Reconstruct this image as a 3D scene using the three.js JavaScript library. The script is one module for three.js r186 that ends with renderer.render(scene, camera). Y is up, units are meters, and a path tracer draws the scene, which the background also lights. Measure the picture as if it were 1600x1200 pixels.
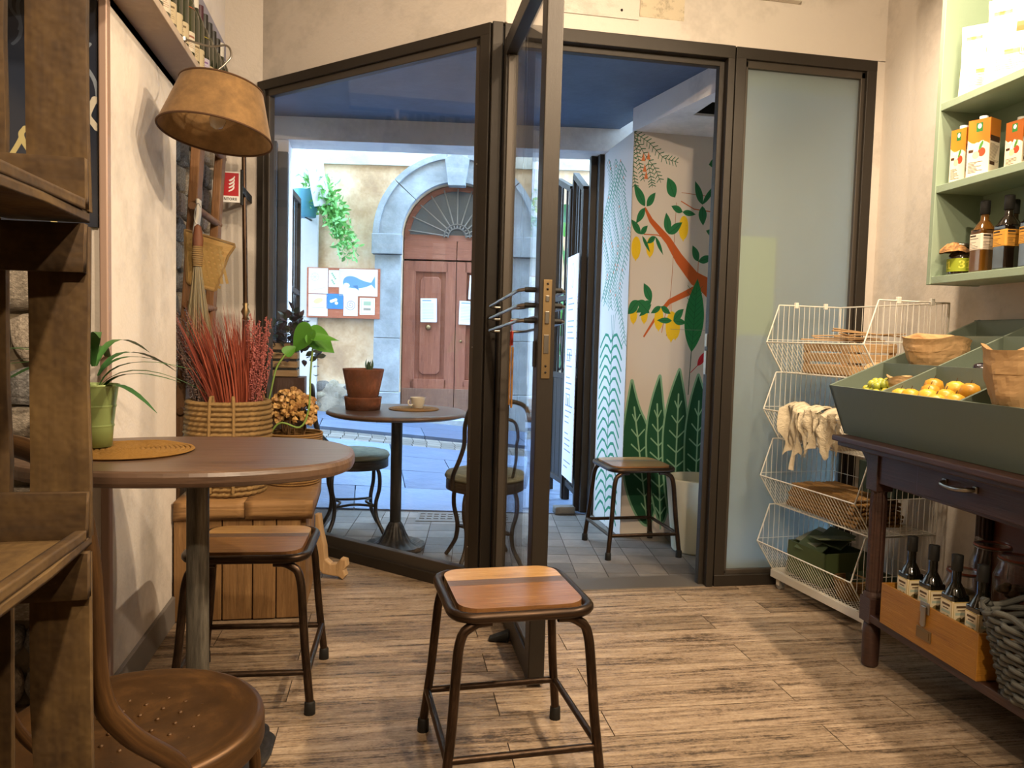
import * as THREE from 'three';
import { RoundedBoxGeometry } from 'three/addons/geometries/RoundedBoxGeometry.js';
import { RectAreaLightUniformsLib } from 'three/addons/lights/RectAreaLightUniformsLib.js';
import { mergeGeometries, mergeVertices } from 'three/addons/utils/BufferGeometryUtils.js';

// ---------- camera, sky, exposure ----------
const scene = new THREE.Scene();
const renderer = new THREE.WebGLRenderer({ antialias: true });
renderer.toneMapping = THREE.LinearToneMapping;
renderer.toneMappingExposure = 1.0;
renderer.shadowMap.enabled = true;
RectAreaLightUniformsLib.init();
scene.background = new THREE.Color(0.42, 0.66, 1.0);
scene.backgroundIntensity = 23;
const camera = new THREE.PerspectiveCamera(53.13, 4 / 3, 0.02, 80);
{
  const pitch = 0.0611, yaw = 0.18675, roll = 0.027;
  const fw = new THREE.Vector3(Math.sin(yaw) * Math.cos(pitch), -Math.sin(pitch), -Math.cos(yaw) * Math.cos(pitch));
  const r0 = fw.clone().cross(new THREE.Vector3(0, 1, 0)).normalize(), u0 = r0.clone().cross(fw);
  camera.position.set(0, 1.15, 0);
  camera.up.copy(u0.multiplyScalar(Math.cos(roll)).addScaledVector(r0, -Math.sin(roll)));
  camera.lookAt(fw.add(camera.position));
}

// ---------- helpers ----------
const V = (x, y, z) => new THREE.Vector3(x, y, z);
const PI = Math.PI, sin = Math.sin, cos = Math.cos;
function rng(seed) { let s = seed >>> 0; return () => { s = (s + 0x6D2B79F5) | 0; let t = Math.imul(s ^ (s >>> 15), 1 | s); t = (t + Math.imul(t ^ (t >>> 7), 61 | t)) ^ t; return ((t ^ (t >>> 14)) >>> 0) / 4294967296; }; }
const taken = {};
function numbered(n) { const k = taken[n] = (taken[n] ?? -1) + 1; return k ? n + '_' + String(k).padStart(3, '0') : n; }
function prep(g) { const o = g.index ? g.toNonIndexed() : g; for (const k of Object.keys(o.attributes)) if (!['position', 'normal', 'uv'].includes(k)) o.deleteAttribute(k); if (!o.attributes.normal) o.computeVertexNormals(); if (!o.attributes.uv) o.setAttribute('uv', new THREE.BufferAttribute(new Float32Array(o.attributes.position.count * 2), 2)); return o; }
function mg(list) { return list.length === 1 ? list[0] : mergeGeometries(list.map(prep)); }
// uv in metres by dominant face axis; u runs along the grain axis
function uvm(g, grain = 'x', off = [0, 0]) {
  const o = prep(g), p = o.attributes.position, uv = o.attributes.uv, a = V(), b = V(), c = V(), n = V();
  const gi = 'xyz'.indexOf(grain);
  for (let i = 0; i < p.count; i += 3) {
    a.fromBufferAttribute(p, i); b.fromBufferAttribute(p, i + 1); c.fromBufferAttribute(p, i + 2);
    n.copy(b).sub(a).cross(c.clone().sub(a)); const q = [Math.abs(n.x), Math.abs(n.y), Math.abs(n.z)], d = q.indexOf(Math.max(...q));
    const ax = [0, 1, 2].filter(k => k !== d); let U = ax[0], W = ax[1];
    if (W === gi) [U, W] = [W, U];
    for (let k = 0; k < 3; k++) { const v = [p.getX(i + k), p.getY(i + k), p.getZ(i + k)]; uv.setXY(i + k, v[U] + off[0], v[W] + off[1]); }
  }
  return o;
}
function at(g, x, y, z, ry = 0, rx = 0, rz = 0) { g.applyMatrix4(new THREE.Matrix4().compose(V(x, y, z), new THREE.Quaternion().setFromEuler(new THREE.Euler(rx, ry, rz, 'YXZ')), V(1, 1, 1))); return g; }
const box = (w, h, d, x = 0, y = 0, z = 0) => new THREE.BoxGeometry(w, h, d).translate(x, y, z);
const bx = (x0, x1, y0, y1, z0, z1) => box(x1 - x0, y1 - y0, z1 - z0, (x0 + x1) / 2, (y0 + y1) / 2, (z0 + z1) / 2);
const rb = (w, h, d, r, x = 0, y = 0, z = 0, s = 2) => new RoundedBoxGeometry(w, h, d, s, r).translate(x, y, z);
const rbx = (x0, x1, y0, y1, z0, z1, r = 0.004, s = 1) => rb(x1 - x0, y1 - y0, z1 - z0, r, (x0 + x1) / 2, (y0 + y1) / 2, (z0 + z1) / 2, s);
function rod(p, q, r, r2 = r, seg = 8) { const a = V(...p), b = V(...q), d = b.clone().sub(a); const g = new THREE.CylinderGeometry(r2, r, d.length(), seg); g.applyQuaternion(new THREE.Quaternion().setFromUnitVectors(V(0, 1, 0), d.clone().normalize())); const m = a.add(b).multiplyScalar(.5); return g.translate(m.x, m.y, m.z); }
function tube(pts, r, n = 24, seg = 8, closed = false, tension = .5) { return new THREE.TubeGeometry(new THREE.CatmullRomCurve3(pts.map(p => V(...p)), closed, 'catmullrom', tension), n, r, seg, closed); }
const lathe = (prof, seg = 24, x = 0, y = 0, z = 0) => new THREE.LatheGeometry(prof.map(p => new THREE.Vector2(...p)), seg).translate(x, y, z);
const ball = (r, x, y, z, s = 10) => new THREE.SphereGeometry(r, s, Math.ceil(s * .7)).translate(x, y, z);
function extr(pts, depth, bevel = 0, holes = []) { const s = new THREE.Shape(pts.map(p => new THREE.Vector2(...p))); for (const h of holes) s.holes.push(new THREE.Path(h.map(p => new THREE.Vector2(...p)))); return new THREE.ExtrudeGeometry(s, { depth, bevelEnabled: bevel > 0, bevelThickness: bevel, bevelSize: bevel, bevelOffset: -bevel, bevelSegments: 2, steps: 1, curveSegments: 12 }); }
// slab from a plan polygon [[x,z],...], top at y1
function slab(poly, y0, y1) { const g = extr(poly.map(([x, z]) => [x, -z]), y1 - y0); return g.rotateX(-PI / 2).translate(0, y0, 0); }
function clip(poly, a, b, c) { const out = []; const f = p => a * p[0] + b * p[1] + c; for (let i = 0; i < poly.length; i++) { const p = poly[i], q = poly[(i + 1) % poly.length], u = f(p), v = f(q); if (u >= 0) out.push(p); if ((u >= 0) !== (v >= 0)) { const t = u / (u - v); out.push([p[0] + t * (q[0] - p[0]), p[1] + t * (q[1] - p[1])]); } } return out; }
const area = poly => Math.abs(poly.reduce((s, p, i) => { const q = poly[(i + 1) % poly.length]; return s + p[0] * q[1] - q[0] * p[1]; }, 0)) / 2;
function hash3(x, y, z) { let h = Math.imul(x, 374761393) ^ Math.imul(y, 668265263) ^ Math.imul(z, 2147483647 ^ 0x5bd1e995); h = Math.imul(h ^ (h >>> 13), 1274126177); return ((h ^ (h >>> 16)) >>> 0) / 4294967296; }
function noise3(x, y, z) { const X = Math.floor(x), Y = Math.floor(y), Z = Math.floor(z), s = t => t * t * (3 - 2 * t), u = s(x - X), v = s(y - Y), w = s(z - Z); const L = (a, b, t) => a + (b - a) * t; const h = (i, j, k) => hash3(X + i, Y + j, Z + k); return L(L(L(h(0, 0, 0), h(1, 0, 0), u), L(h(0, 1, 0), h(1, 1, 0), u), v), L(L(h(0, 0, 1), h(1, 0, 1), u), L(h(0, 1, 1), h(1, 1, 1), u), v), w) * 2 - 1; }
function rough(g, amp, f, seed = 0) { const o = mergeVertices(new THREE.BufferGeometry().setAttribute('position', prep(g.clone()).attributes.position), 1e-4); const p = o.attributes.position; for (let i = 0; i < p.count; i++) { const x = p.getX(i), y = p.getY(i), z = p.getZ(i); p.setXYZ(i, x + amp * noise3(x * f + seed, y * f, z * f), y + amp * noise3(x * f, y * f + 17 + seed, z * f), z + amp * noise3(x * f, y * f, z * f + 31 + seed)); } o.computeVertexNormals(); return uvm(o); }
function mesh(name, geos, mat, parent = scene) { const m = new THREE.Mesh(Array.isArray(geos) ? mg(geos) : geos, mat); m.name = parent === scene ? numbered(name) : name; m.castShadow = m.receiveShadow = true; parent.add(m); return m; }
function thing(name, label, category, pos = [0, 0, 0], ry = 0, group) { const o = new THREE.Group(); o.name = numbered(name); o.position.set(...pos); o.rotation.y = ry; o.userData = { label, category }; if (group) o.userData.group = group; scene.add(o); return o; }
function meshes(name, list, mat, parent) { return list.map(g => mesh(name, g, mat, parent)); }
function solo(name, geos, mat, label, category, group) { const m = mesh(name, geos, mat); m.userData = { label, category }; if (group) m.userData.group = group; return m; }
function struct(name, geos, mat, label) { const m = mesh(name, geos, mat); m.userData.kind = 'structure'; if (label) m.userData.label = label; return m; }
function structGroup(name, pos = [0, 0, 0], ry = 0, label) { const o = new THREE.Group(); o.name = numbered(name); o.position.set(...pos); o.rotation.y = ry; o.userData.kind = 'structure'; if (label) o.userData.label = label; scene.add(o); return o; }
function dup(src, pos, ry, label) { const r = src.clone(); r.name = numbered(src.name.replace(/_\d{3}$/, '')); r.position.set(...pos); r.rotation.y = ry; r.userData = { ...src.userData }; if (label) r.userData.label = label; scene.add(r); return r; }

// ---------- textures ----------
function tnoise(size, cells, seed) { const r = rng(seed), g = new Float32Array(cells[0] * cells[1]).map(() => r()); return (x, y) => { const fx = x / size * cells[0], fy = y / size * cells[1], X = Math.floor(fx), Y = Math.floor(fy); const s = t => t * t * (3 - 2 * t), u = s(fx - X), v = s(fy - Y); const h = (i, j) => g[((X + i) % cells[0]) + ((Y + j) % cells[1]) * cells[0]]; const a = h(0, 0) + (h(1, 0) - h(0, 0)) * u, b = h(0, 1) + (h(1, 1) - h(0, 1)) * u; return a + (b - a) * v; }; }
function field(size, octs, seed) { const fs = octs.map(([cx, cy, w], i) => [tnoise(size, [cx, cy], seed + i * 7), w]); const out = new Float32Array(size * size); let tot = 0; for (const [, w] of fs) tot += w; for (let y = 0; y < size; y++) for (let x = 0; x < size; x++) { let s = 0; for (const [f, w] of fs) s += w * f(x, y); out[y * size + x] = s / tot; } return out; }
function tex(size, fn, srgb, rep) { const d = new Uint8Array(size * size * 4); for (let i = 0; i < size * size; i++) { const c = fn(i); d[i * 4] = c[0]; d[i * 4 + 1] = c[1]; d[i * 4 + 2] = c[2]; d[i * 4 + 3] = 255; } const t = new THREE.DataTexture(d, size, size); t.wrapS = t.wrapT = THREE.RepeatWrapping; t.magFilter = THREE.LinearFilter; t.minFilter = THREE.LinearMipmapLinearFilter; t.generateMipmaps = true; if (srgb) t.colorSpace = THREE.SRGBColorSpace; t.repeat.set(...rep); t.needsUpdate = true; return t; }
const lerp3 = (a, b, t) => [a[0] + (b[0] - a[0]) * t, a[1] + (b[1] - a[1]) * t, a[2] + (b[2] - a[2]) * t];
const hex = h => [(h >> 16) & 255, (h >> 8) & 255, h & 255];
const ramp = (f, stops) => tt => { tt = f ? f(tt) : tt; for (let i = 0; i < stops.length - 1; i++) if (tt <= stops[i + 1][0]) return lerp3(hex(stops[i][1]), hex(stops[i + 1][1]), Math.max(0, (tt - stops[i][0]) / (stops[i + 1][0] - stops[i][0]))); return hex(stops.at(-1)[1]); };
const grey = v => { v = Math.max(0, Math.min(255, v * 255)); return [v, v, v]; };
const grain = field(512, [[4, 40, 3], [8, 110, 3], [16, 250, 2], [3, 7, 2], [60, 256, 1]], 11);   // streaks along u
const blot = field(512, [[4, 4, 4], [9, 9, 3], [20, 20, 2], [60, 60, 1.4], [170, 170, 1]], 23);
const fine = field(256, [[30, 30, 1], [90, 90, 1], [128, 128, 1]], 37);
const stretch = a => { let lo = 1, hi = 0; for (const v of a) { if (v < lo) lo = v; if (v > hi) hi = v; } for (let i = 0; i < a.length; i++) a[i] = (a[i] - lo) / (hi - lo); return a; };
[grain, blot, fine].forEach(stretch);
function woodMat(lo, mid, hi, rep, roughness, o = {}) { const r = ramp(null, [[0, lo], [.45, mid], [.62, mid], [1, hi]]); const m = new THREE.MeshPhysicalMaterial({ map: tex(512, i => r(grain[i] * .75 + blot[i] * .25), true, rep), roughness, bumpMap: grainBump(rep), bumpScale: o.bump ?? .0012 }); if (o.coat) { m.clearcoat = o.coat; m.clearcoatRoughness = o.coatR ?? .3; } return m; }
const gbCache = {};
function grainBump(rep) { return gbCache[rep] ??= tex(512, i => grey(grain[i]), false, rep); }
const fineBump = tex(256, i => grey(fine[i]), false, [3, 3]);
const blotBump = tex(512, i => grey(blot[i]), false, [1, 1]);
const toneCache = {};
// blotMat: own colour map when the hues vary (own), else one shared grey map times the light end of the ramp
function blotMat(stops, rep, roughness, bump = .002, o = {}) {
  const { own, ...rest } = o;
  if (own) { const r = ramp(null, stops); return new THREE.MeshPhysicalMaterial({ map: tex(512, i => r(blot[i]), true, rep), roughness, bumpMap: bump ? blotBump : null, bumpScale: bump, ...rest }); }
  const lum = h => { const c = hex(h); return .3 * c[0] + .59 * c[1] + .11 * c[2]; }, hi = stops.at(-1)[1], q = v => Math.round(v * 8) / 8;
  const lo = q(lum(stops[0][1]) / lum(hi)), mid = q(lum(stops[Math.floor(stops.length / 2)][1]) / lum(hi)), key = lo + '_' + mid;
  const base = toneCache[key] ??= tex(256, i => grey(((t) => t < .5 ? lo + (mid - lo) * t * 2 : mid + (1 - mid) * (t - .5) * 2)(blot[(i >> 8) * 2 * 512 + (i & 255) * 2])), true, [1, 1]);
  const map = base.clone(); map.repeat.set(...rep); map.needsUpdate = true;
  return new THREE.MeshPhysicalMaterial({ map, color: hi, roughness, bumpMap: bump ? blotBump : null, bumpScale: bump, ...rest });
}
const flat = (c, roughness = .6, o = {}) => new THREE.MeshPhysicalMaterial({ color: c, roughness, ...o });
function canvasTex(w, h, draw) { const c = document.createElement('canvas'); c.width = w; c.height = h; const g = c.getContext('2d'); draw(g, w, h); const t = new THREE.CanvasTexture(c); t.colorSpace = THREE.SRGBColorSpace; t.anisotropy = 8; return t; }
// thin print: a sheet w x h facing +z with its own picture on the front
function sheet(w, h, d = .002) { const g = prep(new THREE.BoxGeometry(w, h, d)); return g; }

const M = {};
M.plaster = blotMat([[0, 0xc6bbae], [.5, 0xd0c6ba], [1, 0xd9d0c5]], [.7, .7], .92, .0035);
M.ceilingWhite = flat(0xd8d0c4, .95);
M.skirting = flat(0x77706a, .7);
M.metalDark = flat(0x322c25, .45, { metalness: .35, bumpMap: fineBump, bumpScale: .0003 });
M.metalMid = flat(0x4a433b, .45, { metalness: .35 });
M.rubber = flat(0x14130f, .7);
M.gasket = flat(0x0c0c0c, .8);
M.steel = flat(0x9c968c, .32, { metalness: 1 });
M.brass = flat(0x8a7350, .42, { metalness: .9 });
M.glass = new THREE.MeshPhysicalMaterial({ color: 0xffffff, roughness: 0, transmission: 1, thickness: 0, ior: 1.45 });
M.frost = new THREE.MeshPhysicalMaterial({ color: 0xcdd8d8, roughness: .42, transmission: .8, thickness: 0, ior: 1.45 });
M.grout = flat(0x35291f, .95);
M.ironDark = flat(0x2c2621, .5, { metalness: .6, bumpMap: fineBump, bumpScale: .0004 });
M.stoolIron = blotMat([[0, 0x2a1f18], [.55, 0x3a2c22], [1, 0x54402f]], [3, 3], .38, .0003, { metalness: .75 });
M.chairIron = blotMat([[0, 0x3f2c17], [.5, 0x553a1e], [1, 0x6e4d2a]], [3, 3], .42, .0003, { metalness: .45 });
M.outIron = blotMat([[0, 0x2c2a29], [.5, 0x3b3836], [1, 0x57524d]], [3, 3], .5, .0004, { metalness: .5 });
M.crate = (() => { const r = ramp(null, [[0, 0x1f1408], [.4, 0x432f14], [.6, 0x553f1e], [1, 0x735a32]]); return new THREE.MeshPhysicalMaterial({ map: tex(512, i => r(grain[i] * .3 + blot[i] * .7), true, [1.6, 1.6]), roughness: .75, bumpMap: blotBump, bumpScale: .004 }); })();
M.walnut = woodMat(0x3a2a20, 0x5d4737, 0x836752, [1.2, 1.6], .38, { bump: .0008, coat: .25, coatR: .35 });
M.stoolWood = woodMat(0x3a2414, 0x855c35, 0xb0875a, [2.6, 3.4], .35, { bump: .0006, coat: .5, coatR: .25 });
M.stoolWood2 = woodMat(0x664420, 0xb08752, 0xd4b084, [2.6, 3.4], .35, { bump: .0006, coat: .5, coatR: .25 });
M.chest = woodMat(0x4e361d, 0x86633a, 0xab8556, [1.1, 1.3], .7, { bump: .002 });
M.ladderWood = woodMat(0x4a3018, 0x7c5530, 0x9c744a, [1.4, 2], .6);
M.beam = blotMat([[0, 0xa08b79], [.5, 0xb09b88], [1, 0xbfac99]], [1, 1], .8, .002);
M.lavender = flat(0x8d8a97, .7);
M.oldDoor = woodMat(0x5a2e20, 0x86503a, 0xa06a52, [1, 1.4], .6);
M.darkTable = woodMat(0x22140f, 0x3c261d, 0x583b2f, [1.2, 2], .5, { bump: .0006 });
M.paleWood = woodMat(0x7d623f, 0xab8a60, 0xcfb48c, [2, 3], .7);
M.boxWood = woodMat(0x6e4412, 0x9a6820, 0xb58234, [2, 4], .5);
M.terracotta = blotMat([[0, 0x6c3620], [.5, 0x8b4a2c], [1, 0xa2603d]], [3, 3], .85, .0008);
M.stoneGrey = blotMat([[0, 0x70767a], [.5, 0x878d90], [1, 0x9ea4a6]], [1, 1], .9, .004);
M.wicker = woodMat(0x6a4a22, 0x9f763f, 0xc9a267, [14, 14], .8, { bump: .002 });
M.rope = woodMat(0x7a5a30, 0xae8a54, 0xd2b07a, [10, 22], .85, { bump: .002 });
M.white = flat(0xf2f0ea, .6);

// ---------- room shell ----------
const TH = -0.061;                      // the right wall leans inwards towards the room's back
const planks = structGroup('floor', [0, 0, 0], 0, 'wood-look plank floor in weathered beige with dark joints');
{
  const r = rng(5), rows = [];
  const mats = [[0x3f3226, 0x84705a, 0xa8937a], [0x372c21, 0x76634f, 0x9a866e], [0x453729, 0x8b7660, 0xb09b82]].map(c => { const q = ramp(null, [[0, c[0]], [.3, c[0]], [.47, c[1]], [.72, c[2]], [1, c[2]]]); return new THREE.MeshPhysicalMaterial({ map: tex(512, i => q(Math.min(1, grain[i] * .55 + fine[((i >> 9) & 255) * 256 + (i & 255)] * .3 + blot[i] * .15)), true, [.9, 1.5]), roughness: .5, bumpMap: grainBump([.9, 1.5]), bumpScale: .0016 }); });
  mesh('grout_bed', slab([[-1.3, -4.5], [-0.6, -4.5], [.52, -3.38], [2.6, -3.38], [2.6, 2.5], [-1.3, 2.5]], -.08, -.0035), M.grout, planks);
  for (let k = -8; k < 38; k++) {
    const w0 = -3.278 + .1535 * k + .0016, w1 = w0 + .1535 - .0032, ph = k % 2 === 0 ? 1.384 : 1.70;
    for (let n = -3; n < 2; n++) {
      const x0 = ph + .966 * n + .0016, x1 = x0 + .966 - .0032; if (x1 < -1.25 || x0 > 2.5) continue;
      const P = [[x0, w0], [x1, w0], [x1, w1], [x0, w1]].map(([x, w]) => [x - .03 * (w + 2.4), w + .03 * (x - 1.386)]);
      let A = clip(clip(clip(P, 0, 1, 3.325), 1, 0, 1.25), -1, 0, 2.5), B = clip(clip(clip(P, 0, -1, -3.325), -1, 1, 3.86), 1, 0, 1.0);
      const gs = []; for (const q of [A, B]) if (q.length > 2 && area(q) > 2e-4) gs.push(slab(q, -.01, 0));
      if (!gs.length) continue;
      mesh('plank', uvm(mg(gs), 'x', [r() * 7, r() * 7]), mats[Math.floor(r() * 3)], planks);
    }
  }
}
struct('threshold', rbx(.50, 1.625, -.05, .004, -3.495, -3.325, .003), flat(0x5d564e, .5, { metalness: .3 }), 'flat grey metal threshold strip in the doorway');
struct('ceiling', slab([[-1.35, -4.6], [-.5, -4.6], [.6, -3.45], [2.6, -3.45], [2.6, 2.6], [-1.35, 2.6]], 3.05, 3.2), M.ceilingWhite);
struct('wall_back', bx(-1.35, 2.6, 0, 3.05, 2.45, 2.6), M.plaster);
struct('wall_right', uvm(at(box(.15, 3.05, 6.2), 2.193 + .075, 1.525, -.36, TH), 'y'), M.plaster);
struct('wall_front', uvm(mg([bx(.55, 2.46, 2.487, 3.05, -3.46, -3.32), bx(2.322, 2.5, 0, 2.49, -3.46, -3.32)])), M.plaster);
// left plaster wall with the bottle recess over it
struct('wall_left', uvm(bx(-.835, -.735, 0, 2.085, -3.19, -2.405), 'y'), M.plaster);
struct('wall_left_upper', uvm(bx(-1.0, -.70, 2.515, 3.05, -4.0, 2.45), 'y'), M.plaster);
struct('wall_left_recess', uvm(mg([bx(-1.3, -1.0, 2.085, 3.05, -4.0, 2.45), bx(-1.0, -.735, 2.085, 2.515, -1.6, 2.45)]), 'y'), M.plaster);
struct('baseboard_left', rbx(-.737, -.722, .001, .105, -3.188, -2.41, .002), M.skirting);
struct('trim_1', rbx(-.752, -.728, 0, 2.085, -2.405, -2.372, .005, 2), flat(0xa58a7a, .45, { metalness: .2 }), 'slim pinkish metal corner strip on the plaster wall edge');
struct('wall_alcove', uvm(mg([bx(-.99, -.575, 0, 2.50, -4.58, -4.45), bx(-.99, -.93, 0, 2.085, -4.45, -3.19)]), 'y'), M.plaster);
struct('wall_alcove_upper', uvm(bx(-1.2, -.56, 2.50, 3.05, -4.58, -4.45), 'y'), M.plaster);
// stone work: every stone is a piece
function stoneWall(name, label, place, W, H, seed, size, lo, hi) {
  const g = structGroup(name, [0, 0, 0], 0, label), r = rng(seed);
  const cols = [0x8b8072, 0x9c8c72, 0x7c766f, 0xa5906c, 0x8e6f58, 0xb09a78].map(c => blotMat([[0, new THREE.Color(c).multiplyScalar(.55).getHex()], [.5, c], [1, new THREE.Color(c).lerp(new THREE.Color(0xffffff), .25).getHex()]], [3, 3], .92, .006));
  const shapes = []; for (let k = 0; k < 6; k++) { let s = new THREE.IcosahedronGeometry(1, 2); const p = s.attributes.position; for (let i = 0; i < p.count; i++) { const v = V(p.getX(i), p.getY(i), p.getZ(i)); const m = Math.max(Math.abs(v.x), Math.abs(v.y), Math.abs(v.z)); v.multiplyScalar(.62 + .3 / m); p.setXYZ(i, v.x, v.y, v.z); } shapes.push(rough(s, .16, 1.7, k * 9)); }
  mesh('mortar', uvm(place(null, W, H)), blotMat([[0, 0x5b5145], [.5, 0x7a6e5e], [1, 0x94866f]], [2, 2], .97, .006), g);
  let v = lo; while (v < hi) { const h = size * (.75 + r() * .6); let u = -r() * size; while (u < W) { const w = Math.min(size * (1 + r() * 1.2), W - u + size * .2); const m = mesh('stone', shapes[Math.floor(r() * 6)], cols[Math.floor(r() * 6)], g); place(m, u + w / 2, v + h / 2); m.scale.set(w * .53, h * .54, size * (.3 + r() * .12)); m.rotation.z += (r() - .5) * .25; u += w; } v += h; }
  return g;
}
stoneWall('wall_stone_alcove', 'rough grey rubble stone wall of the alcove behind the ladder', (m, u, v) => { if (!m) return bx(-.93, -.86, 0, 2.085, -4.45, -3.19); m.position.set(-.855, v, -3.24 - u); m.rotation.y = PI / 2; }, 1.15, 2.05, 71, .1, .4, 2.05);
stoneWall('wall_stone_side', 'rough tan rubble stone wall behind the stacked crates', (m, u, v) => { if (!m) return bx(-1.3, -1.18, 0, 2.085, -2.6, 2.45); m.position.set(-1.17, v, -2.5 + u); m.rotation.y = PI / 2; }, 1.7, 1.6, 72, .13, 0, 1.6);
stoneWall('wall_stone_return', 'rough tan rubble stone return wall beside the plaster edge', (m, u, v) => { if (!m) return bx(-1.18, -.835, 0, 2.085, -2.6, -2.49); m.position.set(-1.15 + u, v, -2.475); }, .28, 1.6, 73, .12, 0, 1.6);

// ---------- shop front: folded window, door, frosted window ----------
const FT = 2.49;
const win1 = structGroup('window_1', [.515, 0, -3.352], -PI / 4, 'large clear shop window in a dark metal frame, set at an angle');
{
  const L = 1.56;
  meshes('window_frame', [rbx(-.055, 0, 0, FT, -.04, .03), rbx(-L, -L + .055, 0, FT, -.04, .03), rbx(-L, 0, FT - .05, FT, -.041, .031), rbx(-L, 0, 0, .05, -.041, .045)], M.metalDark, win1);
  meshes('glazing_bead', [rbx(-.085, -.05, .05, FT - .05, -.022, .016), rbx(-L + .05, -L + .085, .05, FT - .05, -.022, .016), rbx(-L + .05, -.05, FT - .085, FT - .045, -.022, .016), rbx(-L + .05, -.05, .045, .10, -.022, .022)], M.metalMid, win1);
  mesh('pane', box(L - .15, FT - .18, .005, -L / 2, FT / 2 + .005, -.004), M.glass, win1);
  meshes('bead_screw', [.2, .6, 1.1, 1.9].map(y => ball(.004, -.067, y, .016, 6)), M.steel, win1);
  struct('wall_front_angled', uvm(at(bx(-1.66, .06, FT - .002, 3.05, -.14, 0), .515, 0, -3.352, -PI / 4), 'y'), M.plaster);
}
const dframe = structGroup('door_frame', [0, 0, 0], 0, 'dark metal door frame with corner post');
meshes('corner_post', [rbx(.502, .548, 0, FT, -3.39, -3.315), rbx(.556, .602, 0, FT, -3.385, -3.325)], M.metalDark, dframe);
mesh('post_gap', bx(.546, .558, 0, FT - .01, -3.38, -3.335), M.gasket, dframe);
mesh('header', [rbx(.60, 1.614, 2.432, FT, -3.39, -3.312), rbx(.60, 1.56, 2.405, 2.435, -3.39, -3.35)], M.metalDark, dframe);
mesh('jamb', [rbx(1.58, 1.6145, 0, FT - .001, -3.3895, -3.3135), rbx(1.556, 1.582, 0, 2.43, -3.39, -3.35)], M.metalDark, dframe);
meshes('strike_plate', [rbx(1.552, 1.557, 1.0, 1.11, -3.382, -3.358, .001), rbx(1.552, 1.557, 1.13, 1.19, -3.382, -3.358, .001)], M.steel, dframe);
meshes('hinge', [rod([.604, 1.98, -3.308], [.604, 2.12, -3.308], .009), rod([.604, .28, -3.308], [.604, .42, -3.308], .009)], M.metalMid, dframe);
const win2 = structGroup('window_2', [0, 0, 0], 0, 'tall frosted glass window beside the doorway');
meshes('window_frame', [rbx(1.62, 1.672, 0, FT, -3.385, -3.318), rbx(2.282, 2.334, 0, FT, -3.385, -3.318), rbx(1.62, 2.334, FT - .052, FT, -3.386, -3.317), rbx(1.62, 2.334, 0, .055, -3.386, -3.315)], M.metalDark, win2);
meshes('glazing_bead', [rbx(1.668, 1.69, .055, FT - .052, -3.372, -3.334), rbx(2.262, 2.286, .055, FT - .052, -3.372, -3.334), rbx(1.668, 2.286, FT - .085, FT - .048, -3.372, -3.334), rbx(1.668, 2.286, .05, .075, -3.372, -3.334)], M.metalMid, win2);
mesh('pane', box(.60, FT - .13, .006, 1.976, FT / 2, -3.354), M.frost, win2);
const notice = mesh('paper_notice', box(.185, .46, .002, 1.79, 1.42, -3.362), flat(0xf0e6a0, .9), win2);

// open glass door leaf, hinged at the corner post
const door = structGroup('door_1', [.578, 0, -3.32], -.02, 'narrow glass door standing open, dark metal stiles and three-bar pull handles');
{
  const W = .925, T = .027;
  meshes('stile', [rbx(-T, T, .012, 2.405, .012, .075), rbx(-T, T, .012, 2.405, W - .075, W)], M.metalDark, door);
  meshes('rail', [rbx(-T + .001, T - .001, 2.33, 2.404, .07, W - .07), rbx(-T + .001, T - .001, .013, .1, .07, W - .07)], M.metalDark, door);
  meshes('glazing_bead', [rbx(-.017, .017, .1, 2.33, .073, .088), rbx(-.017, .017, .1, 2.33, W - .088, W - .073), rbx(-.017, .017, .098, .115, .08, W - .08)], M.metalMid, door);
  mesh('pane', box(.006, 2.25, W - .15, 0, 1.215, W / 2), M.glass, door);
  const lp = mesh('lock_plate', rbx(-.014, .014, 1.02, 1.335, W - .001, W + .003, .001), M.brass, door);
  meshes('latch', [rbx(-.007, .007, 1.195, 1.235, W, W + .008, .002), rbx(-.006, .006, 1.265, 1.285, W, W + .006, .002), rbx(-.008, .008, 1.10, 1.16, W, W + .005, .001)], M.steel, lp);
  meshes('plate_screw', [1.04, 1.06, 1.305, 1.322].map(y => ball(.004, 0, y, W + .003, 6)), M.ironDark, lp);
  for (const s of [-1, 1]) for (let k = 0; k < 3; k++) {
    const y = 1.305 - .05 * k;
    const h = mesh('handle_bar', tube([[s * T, y, W - .06], [s * .06, y, W - .06], [s * .078, y - .002, W - .10], [s * .078, y - .03, .16], [s * .06, y - .032, .10], [s * T, y - .032, .09]], .006, 40, 8, false, .05), M.steel, door);
    mesh('handle_sleeve', rod([s * T, y, W - .06], [s * .062, y, W - .06], .0085), M.rubber, h);
  }
  meshes('lock_cylinder', [rbx(-.034, -.026, 1.055, 1.14, W - .05, W - .025, .003), rbx(.026, .034, 1.055, 1.14, W - .05, W - .025, .003)], M.ironDark, door);
}
solo('door_wedge', at(rough(extr([[0, 0], [.075, 0], [.075, .04], [0, .008]], .035, .003), .001, 20).translate(-.0375, 0, -.0175), .505, .003, -2.80, -.3), M.rubber, 'black rubber wedge on the floor beside the open glass door', 'door wedge');
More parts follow.
